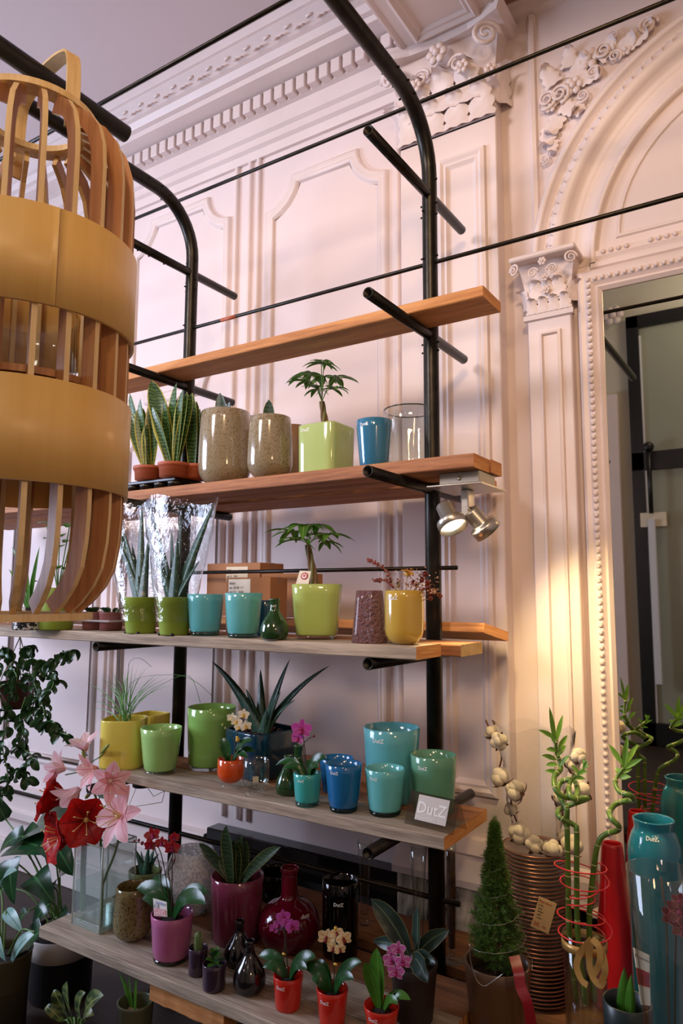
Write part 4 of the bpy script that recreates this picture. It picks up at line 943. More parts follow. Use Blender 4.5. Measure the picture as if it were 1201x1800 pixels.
# red cone, blue vase, label pot, clear vase
rc = mk('red_cone_vase', *lathe(vessel([(.056, 0), (.058, .012), (.0262, .385), (.025, .392)], .004), 40), M['redcone'], None, loc=standing(1087, 2.0, BZ)); tag(rc, 'tall tapering red cone vase next to the mirror frame', 'vase')
rc.data.materials.append(M['redcone'])
bvz = vase('tall_vase', 'tall blue glass bottle vase with a short neck at the right edge', 'vase', spec(1166, 1442, 94, 92, BZ, Y=1.93), opal('peacock_glass', (40, 130, 158), (30, 112, 142), .1), [(.86, 0), (.95, .02), (1, .1), (1, .5), (1, .78), (.98, .86), (.84, .925), (.74, .95), (.73, .97), (.77, 1)], lg=(.0125, .05, -.1), t=.005)
dpz = vase('plant_pot', 'dark pot with a bulb shoot and printed plant label', 'pot', spec(1112, 1762, 84, 66, BZ, Y=1.56), plain('dark_teal_pot', (26, 40, 42), .35), 'cone')
cvc, cvh, cvr, cvb = spec(1186, 1534, 116, 50, BZ, Y=1.45)
cvz = thing('flared_vase', 'clear flared glass vase with a dark red orchid inside at the right edge', 'vase', cvc)
mk('body', *lathe(vessel([(cvb, 0), (cvb*1.02, .01), (cvb*1.15, cvh*.3), (cvr*.72, cvh*.6), (cvr, cvh)], .003, .02), 40), M['glass'], cvz)
# ribbon-like red foil sleeve leaning on the fir pot
rf = thing('red_foil_strip', 'shiny dark red foil strip hanging over the fir pot', 'ribbon', atY(905, 1682, 1.63))
ribbon(rf, [atY(904, 1680, 1.645), atY(912, 1710, 1.62), atY(916, 1735, 1.61), atY(928, 1765, 1.60), atY(936, 1815, 1.60)], .024, M['redfoil'], 'strip', (.5, -1, .2))
# ------------------------------------------------------------------ cardboard boxes
def carton(label, px0, px1, ytop, Y, Zs, dep, rz=0, lab=None):
    a, b = standing(px0, Y, Zs), standing(px1, Y, Zs); w_ = b.x-a.x; h = atY((px0+px1)/2, ytop, Y).z-Zs
    o = thing('cardboard_box', label, 'box', (a.x+w_/2, Y, Zs), 'cartons behind the pots'); o.rotation_euler.z = rz
    mk('carton', *box(-w_/2, 0, 0, w_/2, dep, h, .0015), M['card'], o, False)
    mk('tape', *box(-w_/2-.0004, dep*.4, h-.02, w_/2+.0004, dep*.6, h+.0006), plain('parcel_tape', (150, 106, 66), .3), o, False)
    if lab:
        u0, u1, v0, v1, m = lab; mk('shipping_label', *box(u0*w_-w_/2, -.0012, v0*h, u1*w_-w_/2, -.0002, v1*h), M[m], o, False)
        for k, (s, c) in enumerate((('00361', .2), ('art. 20 08 117', .42), ('qty 12    5600', .64), ('NL 1030 EB', .84))):
            V, Fc, wd = text_mesh(s, (v1-v0)*h*.17); mk('print', [Vector((u0*w_-w_/2+.004+v.x, -.0016, v1*h-(v1-v0)*h*c-(v1-v0)*h*.08+v.y)) for v in V], Fc, M['ink'], o, False)
    return o
carton('tall cardboard box with a cream label seen above the left turquoise pot', 362, 456, 990, 1.885, -.069, .13, 0, (.38, .78, .66, .93, 'label'))
carton('cardboard box with a white label behind the right turquoise pot', 396, 474, 1015, 1.70, ZC, .085, 0, (.06, .56, .62, .97, 'white'))
carton('long orange brown cardboard box behind the dark green bottle', 458, 530, 1008, 1.885, -.069, .12)
# ------------------------------------------------------------------ plants
LM = dict(
 snake=leafmat('snake_plant_leaf', (46, 78, 42), (34, 62, 36), (176, 172, 84), .07, (104, 136, 74), rough=.3, transl=.08),
 snaked=leafmat('dark_snake_leaf', (44, 62, 40), (30, 46, 30), (120, 122, 72), .045, (66, 90, 54), rough=.3, transl=.08),
 aloe=leafmat('aloe_leaf', (52, 84, 60), (40, 68, 52), None, .05, None, None, .35, .06, (132, 156, 122)),
 aloed=leafmat('dark_aloe_leaf', (40, 72, 56), (28, 54, 44), (92, 116, 84), .03, None, None, .35, .06, (96, 124, 100)),
 pach=leafmat('money_tree_leaf', (84, 138, 44), (56, 108, 34), None, .05, None, (132, 172, 84), .3, .3),
 orch=leafmat('orchid_leaf', (36, 82, 34), (28, 64, 30), None, .05, None, (44, 92, 42), .25, .12),
 orchl=leafmat('bright_orchid_leaf', (74, 124, 36), (56, 104, 32), None, .05, None, (86, 136, 50), .25, .2),
 grass=leafmat('grass_blade', (92, 146, 46), (60, 112, 36), transl=.3),
 ivy=leafmat('trailing_leaf', (48, 82, 40), (30, 58, 30), None, .05, None, (60, 96, 52), .35, .15),
 phil=leafmat('philodendron_leaf', (38, 78, 42), (24, 56, 34), None, .05, None, (64, 112, 66), .2, .15),
 calath=leafmat('calathea_leaf', (60, 84, 40), (34, 52, 30), None, .05, (120, 132, 66), (140, 150, 84), .35, .15, bandsc=12),
 silver=leafmat('silvery_leaf', (150, 184, 176), (112, 156, 148), None, .05, None, (70, 112, 96), .3, .15),
 epi=leafmat('leaf_cactus_pad', (46, 66, 56), (32, 48, 40), (110, 104, 72), .04, None, (88, 108, 84), .35, .1),
 lily=leafmat('lily_petal', (250, 196, 198), (246, 178, 184), (252, 220, 220), .06, None, (238, 140, 152), .45, .35),
 lilyl=leafmat('pale_lily_petal', (250, 220, 226), (246, 202, 212), (252, 236, 238), .06, None, (240, 172, 184), .45, .35),
 amar=leafmat('amaryllis_petal', (206, 24, 20), (170, 10, 12), None, .05, None, (150, 8, 12), .4, .3),
 cream=leafmat('cream_petal', (252, 248, 230), (244, 236, 206), transl=.3),
 pinkp=leafmat('magenta_petal', (206, 84, 190), (180, 56, 164), (224, 130, 206), .1, transl=.3),
 lilac=leafmat('lilac_petal', (214, 120, 196), (190, 70, 170), (240, 214, 232), .12, transl=.3),
 yelp=leafmat('yellow_petal', (246, 226, 176), (238, 204, 142), (250, 240, 206), .1, None, (206, 120, 84), transl=.3),
 redp=leafmat('crimson_petal', (176, 24, 40), (140, 14, 30), (220, 110, 100), .06, transl=.25),
 wine=leafmat('wine_petal', (110, 14, 40), (80, 8, 30), (186, 90, 120), .06, transl=.25),
 dry=leafmat('dried_petal', (150, 70, 56), (112, 46, 40), transl=.2),
)
LM['liplow'] = plain('orchid_lip', (214, 170, 60), .5); LM['lipmag'] = plain('magenta_lip', (150, 20, 90), .5); LM['green'] = plain('bud_green', (132, 146, 66), .5)
LM['redbud'] = plain('red_bud', (120, 24, 24), .4); LM['anther'] = plain('anther', (222, 190, 120), .6); LM['cream2'] = plain('stamen', (244, 226, 206), .5)
def plant(name, label, pos, cat='plant', group=None, soil=None):
    o = thing(name, label, cat, pos, group)
    if soil: mk('soil', *lathe([(0, -.012), (soil*.97, -.012), (soil, -.002), (soil*.6, .003), (0, .004)], 20), M['soil'], o)
    return o
def inpot(v, dz=.8): return Vector(v.location)+Vector((0, 0, HR[v.name][0]*dz))
def leaves(par, mat, lst, base=None, prof='snake', wpx=22, thick=0, fold=.12, bow=.1, dyr=.03, rb=.008, wave=0, face=None):
    # lst: (tip px, tip py[, width px[, dy]]) rooted near base
    b0 = Vector(base) if base is not None else Vector(par.location)
    for q in lst:
        dy = q[3] if len(q) > 3 else random.uniform(-dyr, dyr); tip = atY(q[0], q[1], b0.y+dy); w_ = (q[2] if len(q) > 2 else wpx)*D(b0)/F
        d = Vector((tip.x-b0.x, tip.y-b0.y, 0)); st = b0+(d.normalized()*rb*random.uniform(.4, 1.2) if d.length > 1e-4 else Vector((0, 0, 0)))
        bw = Vector((-d.x, -d.y, 0))*bow+Vector((0, 0, d.length*bow*1.4))
        leaf_path(par, mat, st, tip, w_, bw, prof, fold, thick, face, 10, wave=wave)
# --- snake plants, shelf B
tr = thing('plant_tray', 'black plastic plant tray carrying the terracotta potted snake plants', 'tray', standing(284, 1.71, ZB)); 
mk('tray', *box(-.125, -.06, .022, .125, .07, .034, .003), M['black'], tr, False)
for u in (-.1, -.035, .035, .1):
    for v in (-.035, .045): mk('cup', *lathe(vessel([(.018, 0), (.026, .0225)], .002), 14, ofs=(u, v, 0)), M['black'], tr)
def snakepot(px, Y, label, lst, wd=56):
    c = standing(px, Y, ZB+.0345); o = plant('snake_plant', label, c, 'plant', 'potted snake plants'); lst = [(q[0], q[1], q[2]*1.2) for q in lst]; r = wd*D(c)/F/2
    mk('pot', *lathe(vessel([(r*.78, 0), (r*.8, .003), (r*.95, .036), (r*1.0, .037), (r, .047)], .002), 26), M['terra'], o)
    mk('soil', *lathe([(0, .042), (r*.94, .04)], 18), M['soil'], o)
    leaves(o, LM['snake'], lst, c+Vector((0, 0, .04)), 'snake', 24, 0, .22, .06, .02, .012); return o
snakepot(262, 1.67, 'snake plant in a terracotta pot at the left end of the tray', [(228, 690, 22), (247, 700, 22), (268, 735, 26), (238, 740, 26), (272, 690, 20), (246, 712, 22), (226, 722, 20)])
snakepot(305, 1.665, 'tallest snake plant in a terracotta pot, middle of the tray', [(266, 668, 28), (311, 672, 30), (290, 705, 20), (268, 715, 22), (330, 690, 24), (322, 684, 18), (338, 690, 18), (312, 700, 20)])
snakepot(345, 1.735, 'snake plant in a terracotta pot behind, next to the big grey vase', [(338, 690, 20), (352, 718, 22), (346, 705, 22), (330, 700, 20), (328, 688, 16), (350, 740, 20)])
sp1 = plant('snake_plant', 'snake plant tips sticking up from the larger grey vase', inpot(g1, .6), soil=.05); leaves(sp1, LM['snaked'], [(387, 690, 24), (366, 720, 22), (404, 706, 20), (416, 716, 14)], None, 'snake')
sp2_ = plant('snake_plant', 'single snake plant leaf leaning right out of the smaller grey vase', inpot(g2, .6), soil=.042); leaves(sp2_, LM['snaked'], [(473, 702, 22), (440, 730, 14)], None, 'snake')
# --- money trees
def pachira(pot, label, top, cl, rr, dz=.86):
    b = inpot(pot, dz); o = plant('money_tree', label, b, 'plant', 'money trees', soil=rr)
    tp = atY(top[0], top[1], b.y+.0)
    for k in range(4):
        P = []
        for i in range(22):
            t = i/21; a = t*4.2+k*PI/2; c = b.lerp(tp, t); r = .0075*(1-.35*t); P.append(c+Vector((r*math.cos(a), r*math.sin(a), 0))-b)
        mk('trunk', *tube(P, [.0062-.0022*i/21 for i in range(22)], 8), M['bark'] if k % 2 else M['stem2'], o)
    pm = None
    for (x, y, dy, s) in cl:
        hub = atY(x, y, b.y+dy); mk('petiole', *tube([q-b for q in catmull([tp, (tp+hub)/2+Vector((0, 0, .014)), hub], 4)], .0013, 6), M['stem'], o)
        out = Vector((hub.x-tp.x, hub.y-tp.y, .02)).normalized(); az0 = math.atan2(out.y, out.x)
        for j in range(6):
            az = az0+(j-2.5)*.78+random.uniform(-.12, .12); L = s*1.28*(1-.08*abs(j-2.5))*random.uniform(.85, 1.1)
            V, Fc, uv = leaf(L, L*.33, random.uniform(.5, 1.0), 'lance', .16, 8, el=random.uniform(-.25, .3)); R = Matrix.Rotation(az, 3, 'Z')
            mk('leaf', [R @ v+hub-b for v in V], Fc, LM['pach'], o, True, uv=uv)
    return o
M['bark'] = plain('money_tree_bark', (122, 92, 60), .7, c2=(92, 70, 44), ns=40, bump=.3); M['stem2'] = plain('money_tree_stem', (112, 104, 56), .6, c2=(86, 92, 44), ns=30)
pachira(gq, 'money tree with braided trunk in the square green vase on the second shelf', (566, 706), [(545, 655, .03, .068), (565, 640, -.02, .06), (590, 664, .02, .066), (545, 672, -.04, .062), (584, 684, -.03, .055), (570, 662, .05, .06), (570, 634, .02, .034), (558, 684, -.02, .05)], .045)
pachira(lp, 'money tree with broad umbrella of leaves in the lime pot', (541, 958), [(515, 934, .0, .07), (535, 924, -.03, .07), (556, 922, .02, .066), (580, 940, -.01, .058), (548, 940, .05, .06), (525, 950, -.04, .06), (572, 952, .03, .05)], .045, .8)
# picture tag on the money tree
tgp = Vector(atY(534, 1020, lp.location.y-.045)); tg_ = thing('plant_tag', 'white picture tag standing in the lime pot beside the trunk', 'tag', tgp)
q = [atY(x, y, tgp.y) for x, y in ((519, 1030), (541, 1033), (547, 1004), (527, 1003))]; mk('card', [p-tgp for p in q]+[p-tgp+Vector((0, .0012, 0)) for p in q], [(0, 1, 2, 3), (7, 6, 5, 4), (0, 4, 5, 1), (1, 5, 6, 2), (2, 6, 7, 3), (3, 7, 4, 0)], M['label'], tg_, False)
def onq(q, u, v, eps, o): p = (q[0]*(1-u)+q[1]*u)*(1-v)+(q[3]*(1-u)+q[2]*u)*v; return p+Vector((0, -eps, 0))-o
def qpatch(name, q, u0, v0, u1, v1, m, par, eps=.0012): return mk(name, [onq(q, u0, v0, eps, par.location), onq(q, u1, v0, eps, par.location), onq(q, u1, v1, eps, par.location), onq(q, u0, v1, eps, par.location)], [(0, 1, 2, 3)], m, par, False)
qpatch('green_strip', q, 0, 0, 1, .1, plain('tag_green', (52, 92, 66), .6), tg_)
def disc(name, q, u, v, r, m, par, eps): mk(name, [onq(q, u+r*1.3*math.cos(a*PI/10), v+r*math.sin(a*PI/10), eps, par.location) for a in range(20)], [tuple(range(20))], m, par, False)
disc('badge', q, .55, .68, .22, M['redink'], tg_, .0014); disc('badge', q, .55, .68, .15, M['white'], tg_, .0017); disc('badge', q, .55, .70, .09, plain('tag_red', (196, 96, 84), .6), tg_, .002)
# --- wrapped aloes, shelf C
gpot = plain('apple_green_plastic', (142, 164, 54), .5, c2=(132, 154, 48), ns=6)
def wrapped(px, yb, label, lst, sleeve, wt, wb):
    c, h, rt, rb = spec(px, 1050, wt, wb, ZC, yb); o = plant('wrapped_aloe', label, c, 'plant', 'aloes in cellophane')
    pr = [(rb*.97, 0), (rb, .004), (rb+(rt-rb)*.72, h*.74), (rb+(rt-rb)*.76+.002, h*.76), (rt+.001, h*.99), (rt+.0015, h)]
    mk('pot', *lathe(vessel(pr, .002), 30), gpot, o); mk('soil', *lathe([(0, h*.93), (rt*.95, h*.9)], 18), M['soil'], o)
    for a in (-2.3, -.9, .6): mk('foot_notch', *sphere((rb*.985*math.cos(a), rb*.985*math.sin(a), .002), .006, 8, 5, (1, 1, .8)), M['black'], o)
    leaves(o, LM['aloe'], lst, c+Vector((0, 0, h*.92)), 'aloe', 26, .5, .1, .05, .03, .010, face=None)
    rows = []
    # cellophane: a crumpled open cone, round at the pot and flattened at the top
    n = 28; V, Fc = [], []; x0, x1, yt = sleeve; A_, B_ = atY(x0, yt, c.y), atY(x1, yt-6, c.y); hw = (B_.x-A_.x)/2; mx_ = (A_.x+B_.x)/2-c.x; H = A_.z-c.z
    for i in range(12):
        t = i/11; z = h*.35+(H-h*.35)*t
        for k in range(n):
            a = 2*PI*k/n; wx = rt*1.03*(1-t)+hw*t; wy = rt*1.03*(1-t)+hw*.42*t; cr = 1+.05*t*math.sin(5*a+i*.9)+.03*math.sin(9*a-i*1.7)*min(1, 3*t)
            V.append(Vector((mx_*t+wx*cr*math.cos(a), wy*cr*math.sin(a), z+(.012*math.sin(3*a+1) if i == 11 else 0))))
    for i in range(11):
        for k in range(n): Fc.append((i*n+k, i*n+(k+1) % n, (i+1)*n+(k+1) % n, (i+1)*n+k))
    mk('cellophane_sleeve', V, Fc, M['film'], o, True); return o
wrapped(247, 1114, 'left aloe in green plastic pot, cellophane half behind the lantern', [(196, 905, 24), (216, 930, 26), (250, 885, 24), (215, 968, 22), (232, 955, 24), (262, 940, 20), (205, 945, 20)], (178, 262, 885), 64, 50)
wrapped(306, 1117, 'right aloe in green plastic pot wrapped in shining clear cellophane', [(262, 886, 24), (378, 882, 30), (302, 928, 20), (320, 905, 18), (285, 965, 22), (268, 960, 22), (352, 985, 22), (312, 945, 26)], (258, 381, 884), 62, 50)
# things half hidden behind the lantern on shelf C
gp_ = vase('plant_pot', 'apple green plastic pot below the lantern with a leafy plant', 'pot', spec(98, 1034, 66, 56, ZC, 1108), gpot, 'cone')
lpn = plant('leafy_plant', 'leafy green houseplant seen through the lantern slats', inpot(gp_, .9), soil=.05)
for k in range(26):
    az = random.uniform(0, 2*PI); r = random.uniform(.01, .06); z = random.uniform(.03, .24); add_leaf(lpn, LM['pach'], (r*math.cos(az), r*math.sin(az), z), az, L=.05, wd=.034, bend=.9, prof='oval', fold=.1, n=6, el=.4)
for k in range(5): mk('stem', *tube(catmull([(0, 0, 0), (.02*math.cos(k*1.3), .02*math.sin(k*1.3), .1), (.045*math.cos(k*1.3), .045*math.sin(k*1.3), .22)], 4), .002, 6), M['stem'], lpn)
bw_ = vase('plant_pot', 'black and white patterned pot at the far left of the shelf', 'pot', spec(48, 1068, 52, 50, ZC, 1108), plain('marbled_black_white', (24, 24, 26), .4, c2=(220, 218, 214), ns=70, lo=.54, hi=.56), 'cone')
bwp = plant('palm_seedling', 'small palm with narrow leaves behind the lantern slats', inpot(bw_, .9), soil=.04); leaves(bwp, LM['grass'], [(20, 960), (45, 950), (62, 990), (50, 1010), (30, 990), (70, 960), (15, 1000)], None, 'lance', 9, bow=.15)
pt2 = thing('berry_tray', 'clear plastic tray with two reddish pots under the lantern', 'tray', standing(180, 1.56, ZC))
mk('tray', *box(-.09, -.05, .028, .09, .06, .034, .003), clear('tray_plastic', (.92, .92, .93, 1), 1.5, .1, body=(236, 236, 236), bodyfac=.5), pt2, False)
M['berry'] = plain('mauve_plastic', (148, 92, 88), .4, c2=(128, 74, 72), ns=10)
for u in (-.045, .04):
    mk('pot', *lathe(vessel([(.03, 0), (.0385, .055), (.040, .058)], .002), 24, ofs=(u, 0, 0)), M['berry'], pt2)
    for k in range(14): a = random.uniform(0, 6.28); add_leaf(pt2, LM['ivy'], (u+.02*math.cos(a), .02*math.sin(a), .055), a, L=.035, wd=.016, bend=.8, prof='oval', n=5, el=.9)
# --- dried flowers
M['stalk'] = plain('dried_stalk', (150, 128, 84), .8)
df_ = plant('dried_flower', 'dried flower bunch with a yellow strawflower and reddish sprays', inpot(yl, .75), 'flowers')
b = Vector(df_.location)
def P3(x, y, dy=0): return atY(x, y, b.y+dy)-b
M['drybit'] = plain('dried_red_bits', (138, 64, 52), .9, c2=(104, 42, 36), ns=60)
for (x, y, dy) in ((648, 984, 0), (659, 1021, .02), (773, 1048, .02)):
    P = catmull([(0, 0, 0), P3((711+x)/2, (1040+y)/2-8, dy/2), P3(x, y, dy)], 8); mk('stalk', *tube(P, .0012, 5), M['stalk'], df_); parts = []
    for i in range(6, len(P)):
        for k in range(4): parts.append(sphere(P[i]+Vector((random.uniform(-.005, .005), random.uniform(-.005, .005), random.uniform(-.004, .004))), random.uniform(.002, .0036), 5, 4))
    o = mk('seed_spike', *merge(*parts), M['drybit'], df_); o['kind'] = 'stuff'
for (x, y, r, m) in ((717, 1008, .017, plain('strawflower', (222, 176, 84), .8)), (742, 1020, .012, LM['dry']), (752, 1032, .014, LM['dry']), (763, 1040, .012, plain('pale_bloom', (220, 180, 150), .8)), (733, 1030, .010, M['drybit']), (726, 1026, .009, LM['dry']), (757, 1052, .012, LM['dry']), (700, 1030, .010, plain('grey_green_sprig', (146, 128, 92), .8)), (747, 1010, .012, LM['dry'])):
    hb_ = P3(x, y, random.uniform(-.015, .02)); fl = mk('bloom', *sphere((0, 0, 0), r*.5, 8, 5), m, df_, loc=hb_); pmz = None
    mk('stalk', *tube([(0, 0, 0), hb_], .0009, 5), M['stalk'], df_)
    for k in range(16):
        V, Fc, uv = leaf(r*1.2, r*.5, .6, 'petal', .2, 4, el=random.uniform(-.3, 1.1))
        if pmz is None: o = mk('petal', V, Fc, m, fl, True, uv=uv); pmz = o.data
        else: o = put('petal', pmz, fl)
        o.rotation_euler = (random.uniform(-.3, .3), random.uniform(-1.0, .1), k*2.4)
parts = []
for k in range(90):
    a = P3(random.gauss(730, 20), random.gauss(1026, 11), random.uniform(-.02, .03)); parts.append(sphere(a, random.uniform(.0012, .003), 5, 3))
o = mk('tiny_buds', *merge(*parts), plain('bud_brown', (150, 96, 80), .9, c2=(190, 150, 120), ns=90), df_); o['kind'] = 'stuff'
# --- grass in the yellow vase
gr = plant('grass_plant', 'tuft of fine green grass in the yellow vase', inpot(y1, .85), soil=.035); parts = []; b = Vector(gr.location); big = []
tips = [(150, 1200), (160, 1232), (158, 1245), (182, 1200), (196, 1180), (210, 1172), (212, 1180), (222, 1176), (232, 1170), (236, 1160), (246, 1164), (262, 1170), (280, 1183), (286, 1186), (300, 1190), (304, 1204), (272, 1190), (200, 1188), (188, 1188), (178, 1192), (226, 1164), (252, 1172), (205, 1200), (240, 1190), (262, 1205), (195, 1215), (290, 1200), (170, 1222), (216, 1190), (228, 1195)]
for (x, y) in tips:
    T_ = atY(x, y, b.y+random.uniform(-.04, .05)); st = b+Vector((random.uniform(-.018, .018), random.uniform(-.018, .018), 0))
    leaf_path(gr, LM['grass'], st, T_, .0042, (-(T_.x-b.x)*.28, 0, .035), 'blade', .2, n=9, name='blade')
for pts in ([(232, 1200), (300, 1186), (340, 1196), (372, 1222)], [(225, 1180), (232, 1160), (248, 1158), (266, 1172)], [(250, 1230), (300, 1195), (335, 1190), (352, 1235)]):
    mk('long_blade', *tube(catmull([(0, 0, 0)]+[atY(x, y, b.y)-b for x, y in pts], 6), .0007, 4), LM['grass'], gr)
# --- aloe in petrol vase
al = plant('aloe', 'large dark aloe with pointed leaves rising from the petrol blue vase', inpot(aq, .88), soil=.06)
leaves(al, LM['aloed'], [(372, 1162, 26), (510, 1158, 28), (580, 1170, 24), (432, 1210, 22), (458, 1176, 24), (494, 1215, 26), (470, 1245, 22), (385, 1180, 16), (520, 1230, 18)], None, 'aloe', 24, .5, .1, .10, .04, .012)
for k in range(12): a = k*.52; add_leaf(al, LM['wine'], (.045*math.cos(a), .045*math.sin(a), .002), a, L=.022, wd=.012, bend=.6, prof='oval', n=4, el=.7, name='ground_leaf')
# --- orchids
def orchid(pot, label, soil, lv, stems, flowers, pm, lip, lmat='orch', dz=.85, buds=(), size=.03, group='small orchids', stick=None):
    b = inpot(pot, dz); o = plant('orchid', label, b, 'plant', group, soil)
    for (x, y, wpx, dy) in lv:
        T_ = atY(x, y, b.y+dy); d = T_-b; leaf_path(o, LM[lmat], b+Vector((d.x, d.y, 0)).normalized()*.006, T_, wpx*D(b)/F, (-d.x*.1, -d.y*.1, abs(d.x)*.35+.012), 'oval', .14, 0, (random.uniform(-.2, .2), -.75, .7), 10)
    for pts in stems: mk('flower_stem', *tube(catmull([(0, 0, 0)]+[atY(x, y, b.y+dy)-b for x, y, dy in pts], 5), .0014, 6), M['darkstem'], o)
    for (x, y, dy, s, yaw) in flowers:
        p = atY(x, y, b.y+dy); f = (-p.normalized()+Vector((yaw, 0, random.uniform(-.25, .15)))).normalized(); q = f.to_track_quat('Z', 'Y')
        sc = size*s; fl = mk('flower', *merge(sphere((0, 0, .002), sc*.10, 7, 5), sphere((0, -sc*.16, .004), sc*.13, 7, 5, (1, 1, .7))), lip, o, loc=p-b)
        fl.rotation_mode = 'QUATERNION'; fl.rotation_quaternion = q @ Quaternion((0, 0, 1), random.uniform(-.3, .3))
        for k, (ang, L, wdt) in enumerate(((90, .5, .30), (15, .54, .46), (165, .54, .46), (215, .5, .3), (325, .5, .3))):
            V, Fc, uv = leaf(sc*L, sc*wdt, -.1, 'petal', .05, 6, el=.18); R = Matrix.Rotation(math.radians(ang), 3, 'Z'); mk('petal', [R @ v for v in V], Fc, LM[pm], fl, True, uv=uv)
    for (x, y, r, m) in buds: mk('bud', *sphere(atY(x, y, b.y)-b, r, 8, 6, (1, 1, 1.2)), LM[m], o)
    if stick: sp_ = atY(stick[0], stick[1], b.y-.004)-b; mk('clip', *sphere(sp_, .005, 8, 5, (1.2, .6, .6)), LM['liplow'], o)
    return o
orchid(of, 'small orchid with cream flowers in the orange footed cup', .015, [(388, 1300, 20, 0), (392, 1332, 14, -.02), (444, 1302, 18, 0), (448, 1322, 14, .02), (436, 1334, 12, -.02)], [((412, 1330, 0), (416, 1295, 0), (424, 1262, 0)), ((414, 1310, 0), (402, 1285, 0), (392, 1274, 0))], [(428, 1256, 0, 1, .1), (416, 1268, -.006, 1, -.2), (432, 1276, -.004, 1, .2), (408, 1262, .004, .9, -.3), (420, 1278, -.01, .8, 0)], 'cream', LM['liplow'], buds=((392, 1274, .004, 'green'), (397, 1280, .0035, 'green'), (418, 1300, .006, 'liplow')), size=.034, stick=(417, 1296))
orchid(tqo, 'orchid with one vivid pink bloom in the small turquoise pot', .018, [(485, 1345, 14, 0), (496, 1352, 14, -.02), (572, 1332, 24, 0), (560, 1350, 18, -.02), (546, 1336, 20, .03)], [((535, 1330, 0), (533, 1312, 0), (540, 1300, 0), (552, 1294, 0)), ((534, 1300, 0), (528, 1285, 0))], [(530, 1282, 0, 1.2, 0), (524, 1298, .002, .8, -.2)], 'pinkp', LM['lipmag'], buds=((552, 1294, .003, 'redbud'),), size=.046)
orchid(o1, 'orchid with drooping crimson flowers and broad leaves in the pink pot', .03, [(240, 1562, 30, 0), (250, 1580, 28, -.03), (366, 1570, 34, .02), (362, 1590, 30, -.03), (268, 1545, 30, .05)], [((285, 1560, 0), (280, 1520, .0), (272, 1490, 0)), ((300, 1560, 0), (296, 1530, 0), (304, 1500, 0), (300, 1480, 0)), ((283, 1500, 0), (262, 1484, 0), (226, 1480, 0)), ((303, 1500, 0), (308, 1510, 0), (298, 1530, .01))], [(268, 1468, 0, 1, -.2), (264, 1486, -.004, .8, .2), (302, 1490, 0, 1, .3), (284, 1482, .004, .8, 0), (306, 1472, .0, .7, .3)], 'redp', LM['lipmag'], buds=((236, 1479, .0035, 'redbud'), (244, 1477, .004, 'redbud'), (250, 1482, .005, 'redbud'), (278, 1486, .005, 'redbud'), (290, 1484, .005, 'redbud'), (306, 1512, .003, 'redbud')), size=.044, dz=.88)
tq2 = [atY(x, y, o1.location.y-.06) for x, y in ((271, 1610), (294, 1612), (293, 1586), (269, 1579))]
tg2 = thing('plant_tag', 'white picture tag with pink flowers stuck in the pink pot', 'tag', tq2[0]); mk('card', [p-tq2[0] for p in tq2]+[p-tq2[0]+Vector((0, .0012, 0)) for p in tq2], [(0, 1, 2, 3), (7, 6, 5, 4), (0, 4, 5, 1), (1, 5, 6, 2), (2, 6, 7, 3), (3, 7, 4, 0)], M['white'], tg2, False)
qpatch('flower_print', tq2, .06, .05, .94, .5, plain('tag_print', (214, 96, 110), .6, c2=(238, 220, 220), ns=300), tg2); qpatch('blue_print', tq2, .25, .74, .9, .9, plain('tag_blue', (110, 120, 170), .6, c2=(220, 220, 230), ns=300), tg2); qpatch('tag_text', tq2, .06, .5, .4, .8, plain('tag_text', (60, 60, 60), .6, c2=(240, 240, 240), ns=500), tg2)
orchid(reds[0], 'orchid with magenta flowers in the left red pot', .018, [(455, 1680, 22, 0), (462, 1700, 20, -.02), (556, 1684, 24, 0), (540, 1704, 18, -.02)], [((498, 1690, 0), (502, 1650, 0), (498, 1628, 0)), ((500, 1640, 0), (485, 1632, 0), (468, 1630, 0))], [(498, 1612, 0, 1, .0), (514, 1628, -.004, 1, .25), (490, 1626, .003, .8, -.2), (482, 1632, 0, .7, -.3), (502, 1622, -.006, .7, 0)], 'pinkp', LM['lipmag'], buds=((472, 1628, .0035, 'redbud'), (465, 1632, .003, 'redbud'), (476, 1636, .003, 'redbud')), size=.036, stick=(499, 1677))
orchid(reds[1], 'orchid with cream yellow flowers in the middle red pot', .02, [(534, 1700, 24, 0), (548, 1722, 26, -.02), (636, 1692, 22, 0), (622, 1722, 20, -.02), (556, 1690, 18, .03)], [((588, 1710, 0), (586, 1680, 0), (590, 1650, 0))], [(574, 1648, 0, 1.1, -.2), (604, 1650, 0, 1, .3), (592, 1640, .004, .8, 0), (586, 1666, -.004, .8, 0), (598, 1668, -.002, .7, .2)], 'yelp', LM['redbud'], buds=((590, 1632, .004, 'liplow'),), size=.038, stick=(590, 1695))
orchid(reds[2], 'orchid with lilac flowers and upright bright leaves in the right red pot', .022, [(663, 1666, 34, 0), (640, 1692, 26, -.02), (722, 1758, 18, .0), (700, 1766, 16, -.02)], [((690, 1760, 0), (694, 1720, 0), (693, 1690, 0))], [(688, 1688, 0, 1, -.1), (708, 1690, 0, 1, .2), (700, 1668, .004, .9, 0), (696, 1708, -.004, 1, 0), (690, 1672, .003, .7, -.2)], 'lilac', LM['lipmag'], 'orchl', size=.038)
